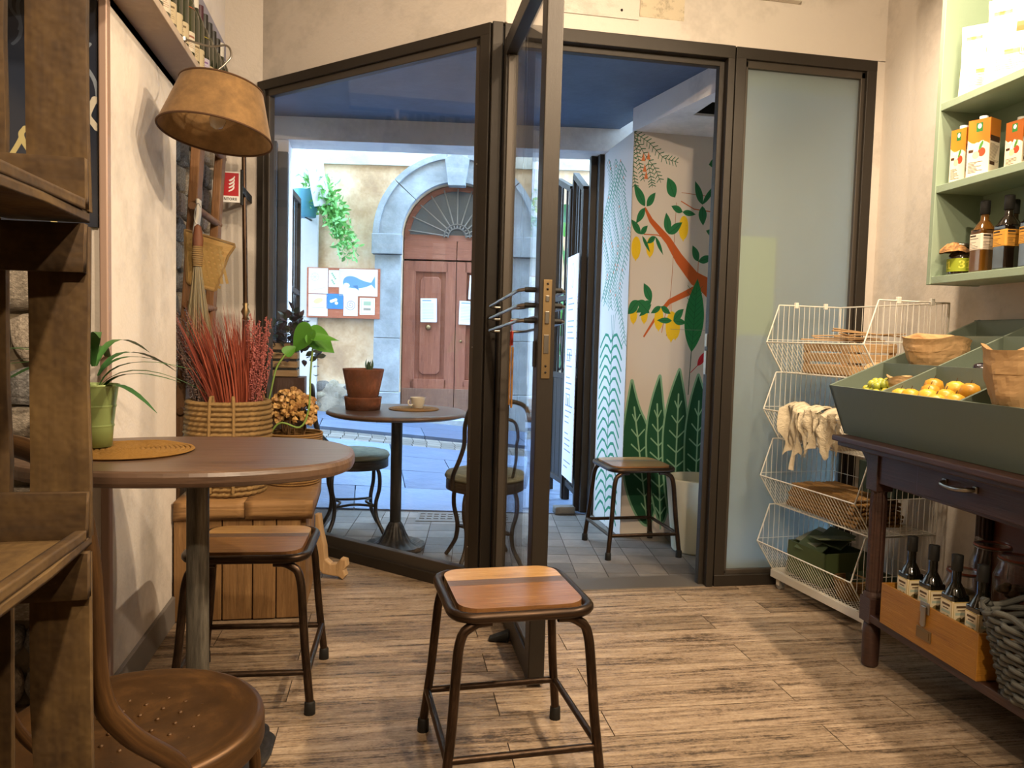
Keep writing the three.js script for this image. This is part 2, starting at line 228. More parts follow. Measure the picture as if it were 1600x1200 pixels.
{
  const c = thing('door_chime', 'hanging bamboo chime with a red cord on the door handle', 'chime', [.497, 1.0, -2.66]);
  mesh('cord', [rod([0, .17, 0], [0, .205, 0], .0015), rod([0, .12, 0], [0, .17, 0], .006), tube([[0, .196, .008], [.008, .203, 0], [0, .208, -.008], [-.008, .2, 0]], .0016, 14, 6, true)], flat(0xa02c1c, .7), c);
  meshes('bamboo_slat', [rbx(-.007, -.001, -.09, .12, -.004, .004, .002), rbx(.001, .008, -.1, .115, -.003, .005, .002)], M.boxWood, c);
}
// plate and repair patch over the doorway
{
  const p = thing('wall_plate', 'beige cover plate fixed with two screws above the doorway', 'cover plate', [1.02, 2.62, -3.32]);
  mesh('plate', rbx(-.21, .13, -.065, .1, 0, .006, .002), M.plaster, p);
  meshes('screw', [[-.16, .0], [.05, -.03]].map(([x, y]) => ball(.006, x, y, .006, 8)), M.ironDark, p);
  solo('plaster_patch', rough(bx(1.155, 1.36, 2.575, 2.72, -3.322, -3.313), .004, 14), blotMat([[0, 0xa99a80], [1, 0xd0c2a8]], [8, 8], .95, .004), 'rough mesh-textured filler patch on the wall above the doorway', 'wall patch');
  solo('wall_duct', rbx(1.6, 1.915, 2.705, 2.82, -3.325, -3.285, .004), M.ceilingWhite, 'off-white cable duct on the wall above the frosted window', 'duct');
}

// ---------- vestibule ----------
const SF = x => -5.03 + .143 * (x + .0);       // street front line z(x)
struct('floor_vestibule_bed', slab([[-.75, -5.2], [2.4, -5.0], [2.4, -3.49], [.5, -3.49], [.5, -3.4], [-.75, -4.6]], -.1, -.009), M.grout);
const vf = structGroup('floor_vestibule', [0, 0, 0], 0, 'small square grey stone tiles laid askew in the entrance');
{
  const r = rng(9), a = .143, ca = cos(a), sa = sin(a), s = .155;
  const mats = [0x68625b, 0x736d66, 0x5e5953].map(c => blotMat([[0, new THREE.Color(c).multiplyScalar(.7).getHex()], [.5, c], [1, new THREE.Color(c).multiplyScalar(1.25).getHex()]], [1.5, 1.5], .6, .0012));
  for (let i = -8; i < 18; i++) for (let j = -4; j < 13; j++) {
    const x0 = s * i, z0 = s * j, P = [[x0, z0], [x0 + s - .004, z0], [x0 + s - .004, z0 + s - .004], [x0, z0 + s - .004]].map(([x, z]) => [1.075 + ca * x - sa * z, -5.03 + sa * x + ca * z - .0 + .015]);
    let q = clip(clip(clip(clip(clip(P, 0, -1, -3.495), 1, -1, -3.91), 1, 0, .62), -1, 0, 2.3), -.143, 1, 5.03);
    if (q.length > 2 && area(q) > 1e-3) mesh('tile', uvm(slab(q, -.02, -.006), 'x', [r() * 5, r() * 5]), mats[Math.floor(r() * 3)], vf);
  }
}
M.blueCeil = blotMat([[0, 0x44566f], [.5, 0x4f627d], [1, 0x5d718c]], [.5, .5], .6, .002);
M.whiteWall = blotMat([[0, 0xdad6d0], [.5, 0xe2dfda], [1, 0xe9e6e2]], [.7, .7], .9, .002);
struct('ceiling_vestibule', slab([[-.75, -5.2], [1.52, -4.85], [1.65, -3.40], [.5, -3.40], [-.62, -4.52]], 2.47, 2.599), M.blueCeil, 'dark blue painted ceiling of the entrance');
struct('lintel', uvm(at(bx(-.2, 2.2, 2.33, 2.6, -.12, .12), -.5, 0, -5.12, -.142)), M.whiteWall);
struct('wall_vestibule_left', uvm(mg([bx(-.75, -.62, 0, 2.6, -5.3, -4.5), bx(-.65, -.5, 0, 2.34, -5.3, -5.02)]), 'y'), M.whiteWall);
// soffit over the mural recess, with an open hatch
struct('soffit', uvm(mg([extr([[1.468, 4.27], [2.45, 4.27], [2.45, 3.40], [1.625, 3.40]], .262, 0, [[[1.66, 3.87], [1.66, 3.64], [1.83, 3.64], [1.83, 3.87]]]).rotateX(-PI / 2).translate(0, 2.338, 0), bx(1.62, 1.87, 2.6, 2.62, -3.9, -3.58)])), M.whiteWall);
struct('hatch_lining', mg([bx(1.661, 1.665, 2.35, 2.599, -3.868, -3.642), bx(1.825, 1.829, 2.35, 2.599, -3.868, -3.642), bx(1.661, 1.829, 2.35, 2.599, -3.869, -3.865), bx(1.661, 1.829, 2.57, 2.575, -3.868, -3.642)]), M.gasket);
struct('wall_vestibule_right', bx(2.35, 2.5, 0, 2.6, -4.3, -3.40), M.whiteWall);
// mural pier: painting on two faces of a white wall
const mural = canvasTex(1024, 2048, (g, w, h) => {
  const W = .88, H = 2.338, X = m => m / W * w, Y = m => h - m / H * h;
  // coordinates below are centimetres on the wall: from its left edge and from the floor
  const P = (x, y) => [X(x / 100), Y(y / 100)];
  g.fillStyle = '#cfc4b6'; g.fillRect(0, 0, w, h);
  const leaf = (x0, y0, x1, y1, wd, col = '#1c6b3c', vein = '#0d4527') => { const a = P(x0, y0), b = P(x1, y1), mx = (a[0] + b[0]) / 2, my = (a[1] + b[1]) / 2, dx = b[0] - a[0], dy = b[1] - a[1], l = Math.hypot(dx, dy), k = wd / 100 / W * w / l; const nx = -dy * k, ny = dx * k; g.fillStyle = col; g.beginPath(); g.moveTo(...a); g.quadraticCurveTo(mx + nx - dx * .12, my + ny - dy * .12, ...b); g.quadraticCurveTo(mx - nx - dx * .12, my - ny - dy * .12, ...a); g.fill(); g.strokeStyle = vein; g.lineWidth = 2; g.beginPath(); g.moveTo(...a); g.lineTo(...b); g.stroke(); };
  const line = (pts, wd, col) => { g.strokeStyle = col; g.lineWidth = wd; g.lineCap = 'round'; g.lineJoin = 'round'; g.beginPath(); pts.forEach((p, i) => i ? g.lineTo(...P(...p)) : g.moveTo(...P(...p))); g.stroke(); };
  const taper = (pts, w0, w1, col) => { for (let i = 0; i < pts.length - 1; i++) for (let t = 0; t < 1; t += .04) { const x = pts[i][0] + (pts[i + 1][0] - pts[i][0]) * t, y = pts[i][1] + (pts[i + 1][1] - pts[i][1]) * t, q = (i + t) / (pts.length - 1); const [px, py] = P(x, y); g.fillStyle = col; g.beginPath(); g.arc(px, py, (w0 + (w1 - w0) * q) / 200 / W * w, 0, 7); g.fill(); } };
  const lemon = (x, y, s = 1) => { const [px, py] = P(x, y), a = 2.8 * s / 100 / W * w, b = 4.9 * s / 100 / W * w; g.fillStyle = '#e0b916'; g.beginPath(); g.ellipse(px, py, a, b, 0, 0, 7); g.fill(); g.beginPath(); g.moveTo(px - a * .5, py + b * .7); g.lineTo(px, py + b * 1.18); g.lineTo(px + a * .5, py + b * .7); g.fill(); g.fillStyle = '#c79a10'; for (let i = 0; i < 14; i++) g.fillRect(px - a * .6 + (i * 37 % 17) / 17 * a * 1.2, py - b * .7 + (i * 53 % 23) / 23 * b * 1.4, 2, 2); };
  // lemon branches
  const br = '#b8551a';
  taper([[52, 146], [40, 152], [30, 163], [23, 173], [12, 184], [8, 191]], 7.5, 1.1, br);
  taper([[45, 148], [37, 144], [25, 138], [18, 130], [10, 117]], 3.6, .9, br);
  taper([[54, 143], [46, 149]], 9, 7, br); taper([[88, 150], [52, 146]], 12, 9, br);
  line([[23, 174], [16, 176], [8, 176]], 5, br); line([[60, 195], [50, 191], [38, 192], [30, 196]], 5, br); line([[60, 199], [30, 201]], 3, '#a56a4a');
  line([[27, 195], [26, 150], [24, 118]], 3, '#9c5a34'); line([[24, 137], [21, 120]], 4, br); line([[26, 137], [27, 124]], 4, br); line([[42, 153], [42, 162]], 4, br);
  for (const [x, y, s] of [[3.5, 168, 1], [12, 169, .85], [32, 181, 1.05], [51, 168, 1], [27, 136 - 12, 1.3], [29.5, 131 - 8, 1], [3.5, 132 - 2, .8], [10, 131 - 1, .75], [19, 130 - 2, 1], [63, 170, 1], [70, 186, 1]]) lemon(x, y, s);
  for (const [x0, y0, x1, y1, wd] of [[8, 192, 1, 204, 4.5], [9, 192, 14, 200, 3.6], [8, 191, 3, 182, 3.5], [6, 176, 0, 184, 3.4], [6, 176, 10, 181, 2.8], [7, 175, 12, 166, 1.8], [15, 175, 10, 171, 2.6], [15, 175, 20, 165, 2], [26, 198, 21, 209, 6], [23, 177, 21, 189, 4.5], [23, 177, 31, 184, 4], [31, 190, 24, 193, 3], [31, 190, 39, 189, 2.6], [43, 195, 38, 208, 4], [43, 195, 51, 207, 2.6], [43, 194, 44, 183, 5], [52, 220, 46, 218, 4], [42, 162, 38, 171, 4], [42, 162, 51, 165, 3.4], [52, 178, 46, 180, 3], [42, 146, 41, 137, 5], [14, 138, 9, 148, 4.5], [14, 138, 5, 131, 4], [14, 136, 7, 129, 3], [28, 127, 34, 134, 4], [28, 127, 36, 126, 3], [27, 127, 18, 127, 2.6], [6, 138, 0, 130, 5], [6, 138, 13, 131, 5], [20, 135, 14, 131, 2.6], [20, 135, 26, 131, 2.8], [66, 176, 72, 182, 4], [66, 176, 60, 181, 4], [74, 190, 80, 196, 4]]) leaf(x0, y0, x1, y1, wd);
  // hanging fern with trumpet flowers at the top corner
  const fern = (pts, n, len) => { line(pts, 3, '#1e4630'); for (let i = 0; i < n; i++) { const t = i / n * (pts.length - 1), k = Math.floor(t), f = t - k, x = pts[k][0] + (pts[k + 1][0] - pts[k][0]) * f, y = pts[k][1] + (pts[k + 1][1] - pts[k][1]) * f; const dx = pts[k + 1][0] - pts[k][0], dy = pts[k + 1][1] - pts[k][1], l = Math.hypot(dx, dy); for (const s of [-1, 1]) line([[x, y], [x + (-dy * s * .85 + dx * .5) / l * len, y + (dx * s * .85 + dy * .5) / l * len]], 4, '#1f5a3a'); } };
  fern([[0, 233], [9, 228], [18, 220], [27, 218]], 14, 3); fern([[0, 231], [6, 222], [13, 214], [17, 206]], 12, 2.6); fern([[0, 230], [3, 218], [7, 206]], 12, 2.4); fern([[9, 216], [11, 208], [12, 203]], 7, 2.4); fern([[0, 222], [0.5, 210], [2, 202]], 9, 2.2);
  for (const [x, y] of [[6, 219], [9, 220], [7, 213], [8, 209]]) { const [px, py] = P(x, y); g.fillStyle = '#c9703f'; g.beginPath(); g.moveTo(px, py - 26); g.lineTo(px - 14, py + 14); g.lineTo(px + 14, py + 14); g.fill(); }
  // tall banana leaf and red bud
  line([[39, 84], [40, 112], [41, 150 - 6]], 5, '#1c3a2a');
  leaf(40, 109, 42, 152, 12, '#1f7a3f', '#0f4d2a'); for (let i = 0; i < 9; i++) { const y = 114 + i * 3.6; line([[40.6, y], [36, y + 5]], 2, '#14592f'); line([[40.6, y], [45.5, y + 5]], 2, '#14592f'); }
  line([[40, 97], [46, 103]], 4, '#b3202c'); leaf(44, 101, 50, 110, 3.4, '#c01d2c', '#8a1420');
  // broad leaves at the foot of the wall
  const big = (pts, tip, base, n) => { const S = pts.map(p => P(...p)); g.fillStyle = '#0e4a2b'; g.strokeStyle = '#7ba583'; g.lineWidth = 26; g.lineJoin = 'round'; g.beginPath(); S.forEach((p, i) => { if (!i) g.moveTo(...p); else { const q = S[(i + 1) % S.length], m = [(p[0] + q[0]) / 2, (p[1] + q[1]) / 2]; g.quadraticCurveTo(...p, ...(i < S.length - 1 ? m : S[0])); } }); g.closePath(); g.stroke(); g.fill(); line([base, tip], 11, '#86ad8a'); for (let i = 1; i < n; i++) { const t = i / n, x = base[0] + (tip[0] - base[0]) * t, y = base[1] + (tip[1] - base[1]) * t, wd = 5.6 * sin(PI * Math.min(1, t * .9 + .08)); line([[x - wd, y + 4.5], [x, y], [x + wd, y + 4.5]], 8, '#86ad8a'); } };
  big([[4, 91], [1, 72], [-1, 50], [4, 22], [17, 2], [22, 20], [20, 45], [14, 66], [8, 76]], [6, 76], [17, 6], 8);
  big([[21, 94], [14, 74], [15, 40], [25, 2], [30, 20], [27, 50], [24, 74]], [20, 78], [25, 4], 9);
  big([[33, 98], [26, 80], [24, 50], [30, 8], [40, 10], [40, 55], [38, 78]], [33, 84], [33, 6], 9);
  big([[45, 95], [38, 74], [39, 30], [44, 4], [54, 20], [56, 60], [51, 80]], [46, 80], [46, 8], 8);
  big([[60, 96], [53, 74], [52, 30], [56, 4], [66, 10], [70, 50], [66, 80]], [61, 80], [59, 8], 8);
  big([[76, 90], [68, 70], [66, 30], [70, 4], [82, 10], [86, 50], [82, 76]], [76, 76], [75, 8], 8);
  line([[26, 196], [60, 196]], 0.1, '#999'); line([[26.5, 122], [52, 122]], 2, '#8d8478');
});
const muralSide = canvasTex(512, 2048, (g, w, h) => {
  const P = (x, y) => [x / 56 * w, h - y / 233.8 * h]; const r = rng(3);
  g.fillStyle = '#d6d0c8'; g.fillRect(0, 0, w, h);
  const line = (pts, wd, col) => { g.strokeStyle = col; g.lineWidth = wd; g.lineCap = 'round'; g.beginPath(); pts.forEach((p, i) => i ? g.lineTo(...P(...p)) : g.moveTo(...P(...p))); g.stroke(); };
  // frond with wavy leaflets
  line([[26, 2], [27, 60], [30, 118]], 9, '#1f6d49');
  for (let i = 0; i < 17; i++) { const y = 8 + i * 6.6; for (const s of [-1, 1]) line([[27, y], [27 + s * 6, y + 4], [27 + s * 11, y + 4.5], [27 + s * 16, y + 1], [27 + s * 21, y - 3.5]], 15, '#2a8460'); }
  for (const dx of [-4, 0, 4]) line([[30, 112], [30 + dx, 130]], 4, '#1f6d49');
  // trailing vines from the top
  for (let v = 0; v < 5; v++) { const x0 = 10 + v * 9, n = 40; for (let i = 0; i < n; i++) { const y = 228 - i * (v === 4 ? 2.6 : 2.2) - v * 3, x = x0 + 6 * sin(i * .25 + v); line([[x, y], [x + 4, y - 3]], 5, v % 2 ? '#3b8f74' : '#1f6d49'); line([[x, y], [x - 4, y - 3]], 5, '#2a7a56'); if (r() < .12) { g.fillStyle = '#cf8468'; g.beginPath(); g.arc(...P(x, y), 8, 0, 7); g.fill(); } } }
});
{
  const p = structGroup('wall_mural', [0, 0, 0], 0, 'white pier painted with a lemon tree, ferns and broad green leaves');
  mesh('pier', bx(1.474, 2.4, -.01, 2.34, -4.86, -4.254), M.whiteWall, p);
  mesh('front_painting', box(.88, 2.338, .004, 1.472 + .44, 1.169, -4.252), new THREE.MeshPhysicalMaterial({ map: mural, roughness: .85 }), p);
  mesh('side_painting', at(box(.56, 2.338, .004), 1.472, 1.169, -4.53, -PI / 2), new THREE.MeshPhysicalMaterial({ map: muralSide, roughness: .85 }), p);
}
// dark steel frame plates at the gate opening
struct('gate_post_right', mg([rbx(1.40, 1.475, 0, 2.33, -4.90, -4.86), rbx(1.44, 1.475, 0, 2.47, -4.86, -4.80)]), M.metalDark);
struct('gate_post_left', mg([rbx(-.56, -.50, 0, 2.25, -5.04, -4.98), rbx(-.62, -.56, 0, 2.3, -4.99, -4.93)]), flat(0x3f4348, .5, { metalness: .4 }));

// folding iron gates, opened out to the street
function gate(label, pos, ry, W, H, rise, bars) {
  const g = thing('iron_gate', label, 'gate', pos, ry);
  mesh('gate_frame', [rbx(-.02, .02, 0, H, -.02, .02), rbx(W - .02, W + .02, 0, H + rise, -.02, .02), at(bx(0, Math.hypot(W, rise), -.02, .02, -.02, .02), 0, H, 0, 0, 0, Math.atan2(rise, W)), rbx(0, W, .1, .14, -.015, .015), rbx(0, W, .86, .9, -.015, .015), rbx(0, W, 1.42, 1.46, -.015, .015)], M.ironDark, g);
  for (let i = 1; i < bars; i++) mesh('gate_bar', rod([W * i / bars, .1, 0], [W * i / bars, H + rise * i / bars, 0], .009), M.ironDark, g);
  mesh('scroll', [0, 1].map(k => new THREE.TorusGeometry(.16, .006, 6, 24).scale(.55, 1.5, 1).translate(W * (.35 + .3 * k), 1.16, .012)), M.ironDark, g);
  mesh('sheet_back', bx(0, W, .1, .88, -.006, 0), M.ironDark, g);
  return g;
}
gate('black iron gate leaf with curved scrolls folded back beside the potted plant', [-.535, .01, -5.08], 1.585, 1.25, 2.06, .1, 5);
gate('black iron gate leaf folded against the mural pier', [1.39, -.0, -4.93], 1.5, .36, 2.13, .16, 4);
gate('outer black iron gate leaf behind the paper poster', [1.40, -.0, -5.31], 1.62, .34, 2.2, .12, 3);
{
  const t = canvasTex(256, 1024, (g, w, h) => { g.fillStyle = '#d6d6d8'; g.fillRect(0, 0, w, h); const r = rng(8); g.fillStyle = '#77798a'; for (let y = 190; y < 980; y += 26) { if ((y / 26 | 0) % 5 === 0) continue; g.fillRect(40, y, 90 + r() * 90, 6); } g.strokeStyle = '#666'; g.lineWidth = 3; g.beginPath(); g.ellipse(130, 90, 34, 54, 0, 0, 7); g.stroke(); g.beginPath(); g.moveTo(130, 50); g.lineTo(130, 150); g.stroke(); g.fillStyle = '#4a4c58'; for (const y of [430, 640]) { g.fillRect(56, y, 14, 44); g.fillRect(96, y + 10, 22, 34); g.fillRect(140, y - 6, 12, 50); } });
  const p = thing('poster', 'tall white printed poster hung on the folded gate', 'poster', [1.355, .19, -5.06], 1.52);
  mesh('sheet', box(.34, 1.52, .004, 0, .76, 0), new THREE.MeshPhysicalMaterial({ map: t, roughness: .8 }), p);
}
{
  const gr = thing('drain_grate', 'slotted metal drain grate at the street edge of the entrance', 'grate', [.62, -.012, -4.80], -.143);
  const hs = []; for (let i = 0; i < 3; i++) for (let j = 0; j < 13; j++) hs.push([[-.28 + j * .044, -.085 + i * .06], [-.25 + j * .044, -.085 + i * .06], [-.25 + j * .044, -.045 + i * .06], [-.28 + j * .044, -.045 + i * .06]]);
  mesh('plate', extr([[-.3, -.12], [.3, -.12], [.3, .12], [-.3, .12]], .01, 0, hs).rotateX(-PI / 2), flat(0x6d6a66, .5, { metalness: .6 }), gr);
  solo('stone_block', rough(new THREE.BoxGeometry(.13, .05, .08, 4, 3, 3), .004, 12).translate(1.29, .02, -4.86), flat(0x5b5853, .8), 'small grey stone block on the ground by the folded gate', 'stone block');
}

// ---------- the street ----------
const streetY = (x, z) => { const t = Math.max(0, Math.min(1, (-5.05 - z) / 2)); return -.012 - .07 * (x - .6) * t + Math.max(0, (-z - 5)) * .018; };
function strip(z0, z1, nx, nz, lift = 0, x0 = -14, x1 = 16) { const g = new THREE.PlaneGeometry(1, 1, nx, nz), p = g.attributes.position; for (let i = 0; i < p.count; i++) { const x = x0 + (p.getX(i) + .5) * (x1 - x0), k = .5 - p.getY(i), z = z1 + (z0 - z1) * k + .17 * Math.max(-6, Math.min(6, x)); p.setXYZ(i, x, streetY(x, z) + lift, z); } g.computeVertexNormals(); return uvm(g); }
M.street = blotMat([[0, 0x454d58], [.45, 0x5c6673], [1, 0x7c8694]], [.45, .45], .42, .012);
struct('street', strip(-5.0, -12, 30, 14, -.02), M.street, 'grey stone street paving reflecting the sky');
{
  const r = rng(44), g = structGroup('street_paving', [0, 0, 0], 0, 'large worn street paving slabs');
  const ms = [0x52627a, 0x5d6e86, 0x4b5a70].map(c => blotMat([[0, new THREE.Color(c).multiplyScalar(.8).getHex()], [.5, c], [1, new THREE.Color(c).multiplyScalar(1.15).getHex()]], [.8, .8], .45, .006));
  const sl = (z0, z1, rows, lx, lift, mats, name) => { for (let k = 0; k < rows; k++) { const w0 = z0 + (z1 - z0) * k / rows, w1 = z0 + (z1 - z0) * (k + 1) / rows; for (let x = -3.4 - r() * lx; x < 5.2; x += lx) { const q = (X, w) => { const z = w + .17 * X; return [X, streetY(X, z) + lift, z]; }; const a = q(x, w0 - .004), b = q(x + lx - .008, w0 - .004), c = q(x + lx - .008, w1 + .004), d = q(x, w1 + .004); const gg = new THREE.BufferGeometry(); const dn = ([X, Y, Z]) => [X, Y - .04, Z]; const pos = []; const quad = (p, s, t, u) => pos.push(...p, ...s, ...t, ...p, ...t, ...u); quad(a, b, c, d); quad(dn(a), dn(b), b, a); quad(dn(d), d, c, dn(c)); quad(dn(a), a, d, dn(d)); quad(dn(b), dn(c), c, b); gg.setAttribute('position', new THREE.Float32BufferAttribute(pos, 3)); gg.computeVertexNormals(); mesh(name, uvm(gg, 'x', [r() * 4, r() * 4]), mats[Math.floor(r() * mats.length)], g); } } };
  sl(-5.06, -7.62, 4, .8, .012, ms, 'paving_slab');
  sl(-7.64, -8.2, 4, .14, .004, [0x55524c, 0x68645d].map(c => flat(c, .7)), 'gutter_cobble');
  sl(-8.22, -9.5, 2, 1.1, .035, ms, 'kerb_slab');
}
// house across the street: local frame faces the viewer, x along the wall, y up from the door sill
const HO = [1.03, .10, -9.32], HR = -.187;
const house = thing('house_facade', 'ochre stucco house front across the street with rubble base and pale band', 'building', HO, HR);
{
  M.stucco = blotMat([[0, 0x96785a], [.3, 0xb0906c], [.5, 0xc2a582], [.7, 0xcab294], [1, 0xd4c6b2]], [.32, .32], .95, .006, { own: true });
  M.band = blotMat([[0, 0x9f9a8a], [.5, 0xbdb8a8], [1, 0xcdc9bd]], [.4, .4], .95, .006, { own: true });
  const arcW = (x0, x1, y0, y1) => { const s = []; s.push([x0, y0], [-.66, y0], [-.66, 2.22]); for (let i = 0; i <= 20; i++) { const a = PI - PI * i / 20; s.push([.66 * cos(a), 2.22 + .66 * sin(a)]); } s.push([.66, y0], [x1, y0], [x1, y1], [x0, y1]); return s; };
  mesh('wall', uvm(extr(arcW(-7, 7, -.9, 3.06), .4).translate(0, 0, -.4), 'y'), M.stucco, house);
  mesh('upper_wall', uvm(bx(-7, 7, 3.06, 9, -.4, .03), 'y'), M.band, house);
  mesh('pilaster', uvm(bx(-2.6, -1.66, -.6, 3.1, 0, .05), 'y'), flat(0xb6b2aa, .9), house);
  // rubble stones exposed at the base
  const r = rng(61), sh = []; for (let k = 0; k < 5; k++) sh.push(rough(new THREE.IcosahedronGeometry(1, 1), .18, 1.6, k * 5)); const sm = [0x7c766a, 0x8d8575, 0x6d6962, 0x9a907a].map(c => blotMat([[0, new THREE.Color(c).multiplyScalar(.6).getHex()], [1, c]], [3, 3], .95, .006));
  const put = (x0, x1, y0, y1) => { for (let y = y0; y < y1; y += .115) for (let x = x0; x < x1; x += .17) { const m = mesh('rubble_stone', sh[Math.floor(r() * 5)], sm[Math.floor(r() * 4)], house); m.position.set(x + r() * .08, y + r() * .04, -.01); m.scale.set(.08 + r() * .05, .05 + r() * .03, .03 + r() * .012); m.rotation.z = (r() - .5) * .3; } };
  mesh('rubble_bed', [rough(new THREE.BoxGeometry(.68, .7, .03, 12, 12, 1).translate(-1.33, .08, .0), .014, 6), rough(new THREE.BoxGeometry(1.35, 1.75, .03, 16, 20, 1).translate(1.75, .5, .0), .014, 6, 3)], blotMat([[0, 0x655d50], [.5, 0x857a68], [1, 0xa09480]], [2, 2], .95, .008), house);
  put(-1.65, -1.02, -.2, .42); put(1.1, 2.4, -.35, 1.35);
}
{
  const s = thing('arched_portal', 'grey carved stone arch with keystone around the old wooden door', 'portal', HO, HR);
  const vous = (a0, a1, r0, r1, d) => { const n = 6, p = []; for (let i = 0; i <= n; i++) { const a = a0 + (a1 - a0) * i / n; p.push([r1 * cos(a), 2.22 + r1 * sin(a)]); } for (let i = n; i >= 0; i--) { const a = a0 + (a1 - a0) * i / n; p.push([r0 * cos(a), 2.22 + r0 * sin(a)]); } return extr(p, d, .004); };
  for (const [a0, a1] of [[.02, .72], [.73, 1.44], [1.70, 2.41], [2.42, 3.12]]) { const v = mesh('voussoir', uvm(vous(a0, a1, .655, .94, .07)), M.stoneGrey, s); mesh('moulding', uvm(vous(a0, a1, .925, .995, .1)), M.stoneGrey, v); }
  mesh('keystone', uvm(extr([[-.1, 2.82], [.1, 2.82], [.145, 3.14], [.07, 3.17], [.04, 3.24], [-.04, 3.24], [-.07, 3.17], [-.145, 3.14]], .14, .006)), M.stoneGrey, s);
  for (const k of [-1, 1]) { const q = (a, b) => k < 0 ? [-b, -a] : [a, b]; mesh('impost', uvm(rbx(...q(.645, 1.0), 2.0, 2.24, 0, .12, .008)), M.stoneGrey, s); mesh('pier_block', uvm(rbx(...q(.655, .965), 1.0, 1.995, 0, .08, .006)), M.stoneGrey, s); mesh('pier_block', uvm(rbx(...q(.655, .965), .35, .995, 0, .08, .006)), M.stoneGrey, s); mesh('plinth', uvm(rbx(...q(.64, 1.01), -.25, .345, 0, .11, .008)), M.stoneGrey, s); }
  mesh('sill', uvm(rbx(-.68, .68, -.12, .03, -.3, .14, .01)), M.stoneGrey, s);
  mesh('step', uvm(rbx(-.9, .9, -.32, -.1, -.1, .3, .012)), M.stoneGrey, s);
}
{
  const d = thing('old_door', 'weathered reddish-brown double door with raised panels and fanlight', 'door', HO, HR);
  for (const k of [-1, 1]) {
    const q = (a, b) => k < 0 ? [-b, -a] : [a, b];
    const lf = mesh('door_leaf', uvm(mg([rbx(...q(.004, .13), .03, 1.95, -.2, -.14), rbx(...q(.5, .65), .03, 1.95, -.2, -.14), rbx(...q(.1, .55), 1.82, 1.95, -.2, -.14), rbx(...q(.1, .55), .38, .5, -.2, -.14), bx(...q(.1, .55), .4, 1.9, -.2, -.175)]), 'y'), M.oldDoor, d);
    const c = k * .315, hw = .13, hh = .6, cy = 1.16; mesh('raised_panel', uvm(extr([[c - hw + .04, cy - hh], [c + hw - .04, cy - hh], [c + hw, cy - hh + .04], [c + hw, cy + hh - .04], [c + hw - .04, cy + hh], [c - hw + .04, cy + hh], [c - hw, cy + hh - .04], [c - hw, cy - hh + .04]], .02, .008).translate(0, 0, -.178), 'y'), M.oldDoor, lf);
    mesh('kick_panel', uvm(rbx(...q(.004, .65), .03, .385, -.2, -.13), 'y'), woodMat(0x4a2f24, 0x70503f, 0x8d6f5c, [1, 1.4], .7), lf);
    mesh('knob', k < 0 ? [ball(.035, -.33, 1.14, -.12, 10)] : [ball(.018, .07, .98, -.13, 8)], M.brass, lf);
    mesh('transom_board', uvm(rbx(...q(.004, .65), 1.97, 2.2, -.2, -.14)), M.oldDoor, d);
  }
  mesh('fanlight_rim', [extr([...Array(25)].map((_, i) => { const a = PI * i / 24; return [.65 * cos(a), 2.22 + .65 * sin(a)]; }).concat([...Array(25)].map((_, i) => { const a = PI - PI * i / 24; return [.585 * cos(a), 2.22 + .585 * sin(a)]; })), .06).translate(0, 0, -.2), bx(-.64, .64, 2.2, 2.27, -.2, -.14)], M.oldDoor, d);
  for (let i = 0; i < 11; i++) { const a = PI * (i + .5) / 11; mesh('fanlight_bar', rod([.12 * cos(a), 2.24 + .12 * sin(a), -.12], [.6 * cos(a), 2.23 + .6 * sin(a), -.12], .009), flat(0x7b746b, .6, { metalness: .3 }), d); }
  mesh('fan_hub', [new THREE.TorusGeometry(.16, .01, 6, 20, PI).translate(0, 2.24, -.115), new THREE.TorusGeometry(.11, .01, 6, 20, PI).translate(0, 2.24, -.115)], flat(0x5d564e, .6), d);
  mesh('fan_pane', extr([...Array(25)].map((_, i) => { const a = PI * i / 24; return [.6 * cos(a), 2.24 + .6 * sin(a)]; }), .01).translate(0, 0, -.17), flat(0x55585a, .15), d);
  mesh('back_board', bx(-.66, .66, -.05, 2.9, -.32, -.26), M.gasket, d);
}
const note = canvasTex(128, 192, (g, w, h) => { g.fillStyle = '#d2d5da'; g.fillRect(0, 0, w, h); g.fillStyle = '#6a86b8'; g.fillRect(14, 14, 70, 8); g.fillStyle = '#9aa4b4'; for (let y = 40; y < 170; y += 12) g.fillRect(14, y, 60 + (y * 7) % 42, 3); });
const hPos = (u, v, w = 0) => [HO[0] + cos(HR) * u + sin(HR) * w, HO[1] + v, HO[2] - sin(HR) * u + cos(HR) * w];
for (const [u, v, l, rz] of [[-.33, 1.35, 'white paper notice pinned above the door knob of the old door', .02], [.145, 1.33, 'white paper notice pinned on the right leaf of the old door', -.02], [.26, 1.64, 'upper white paper notice tacked higher on the right leaf of the old door', -.05]]) { const n = solo('paper_notice', sheet(.2, .29), new THREE.MeshPhysicalMaterial({ map: note, roughness: .9 }), l, 'notice', 'notices on the old door'); n.position.set(...hPos(u, v, -.125)); n.rotation.set(0, HR, rz); }
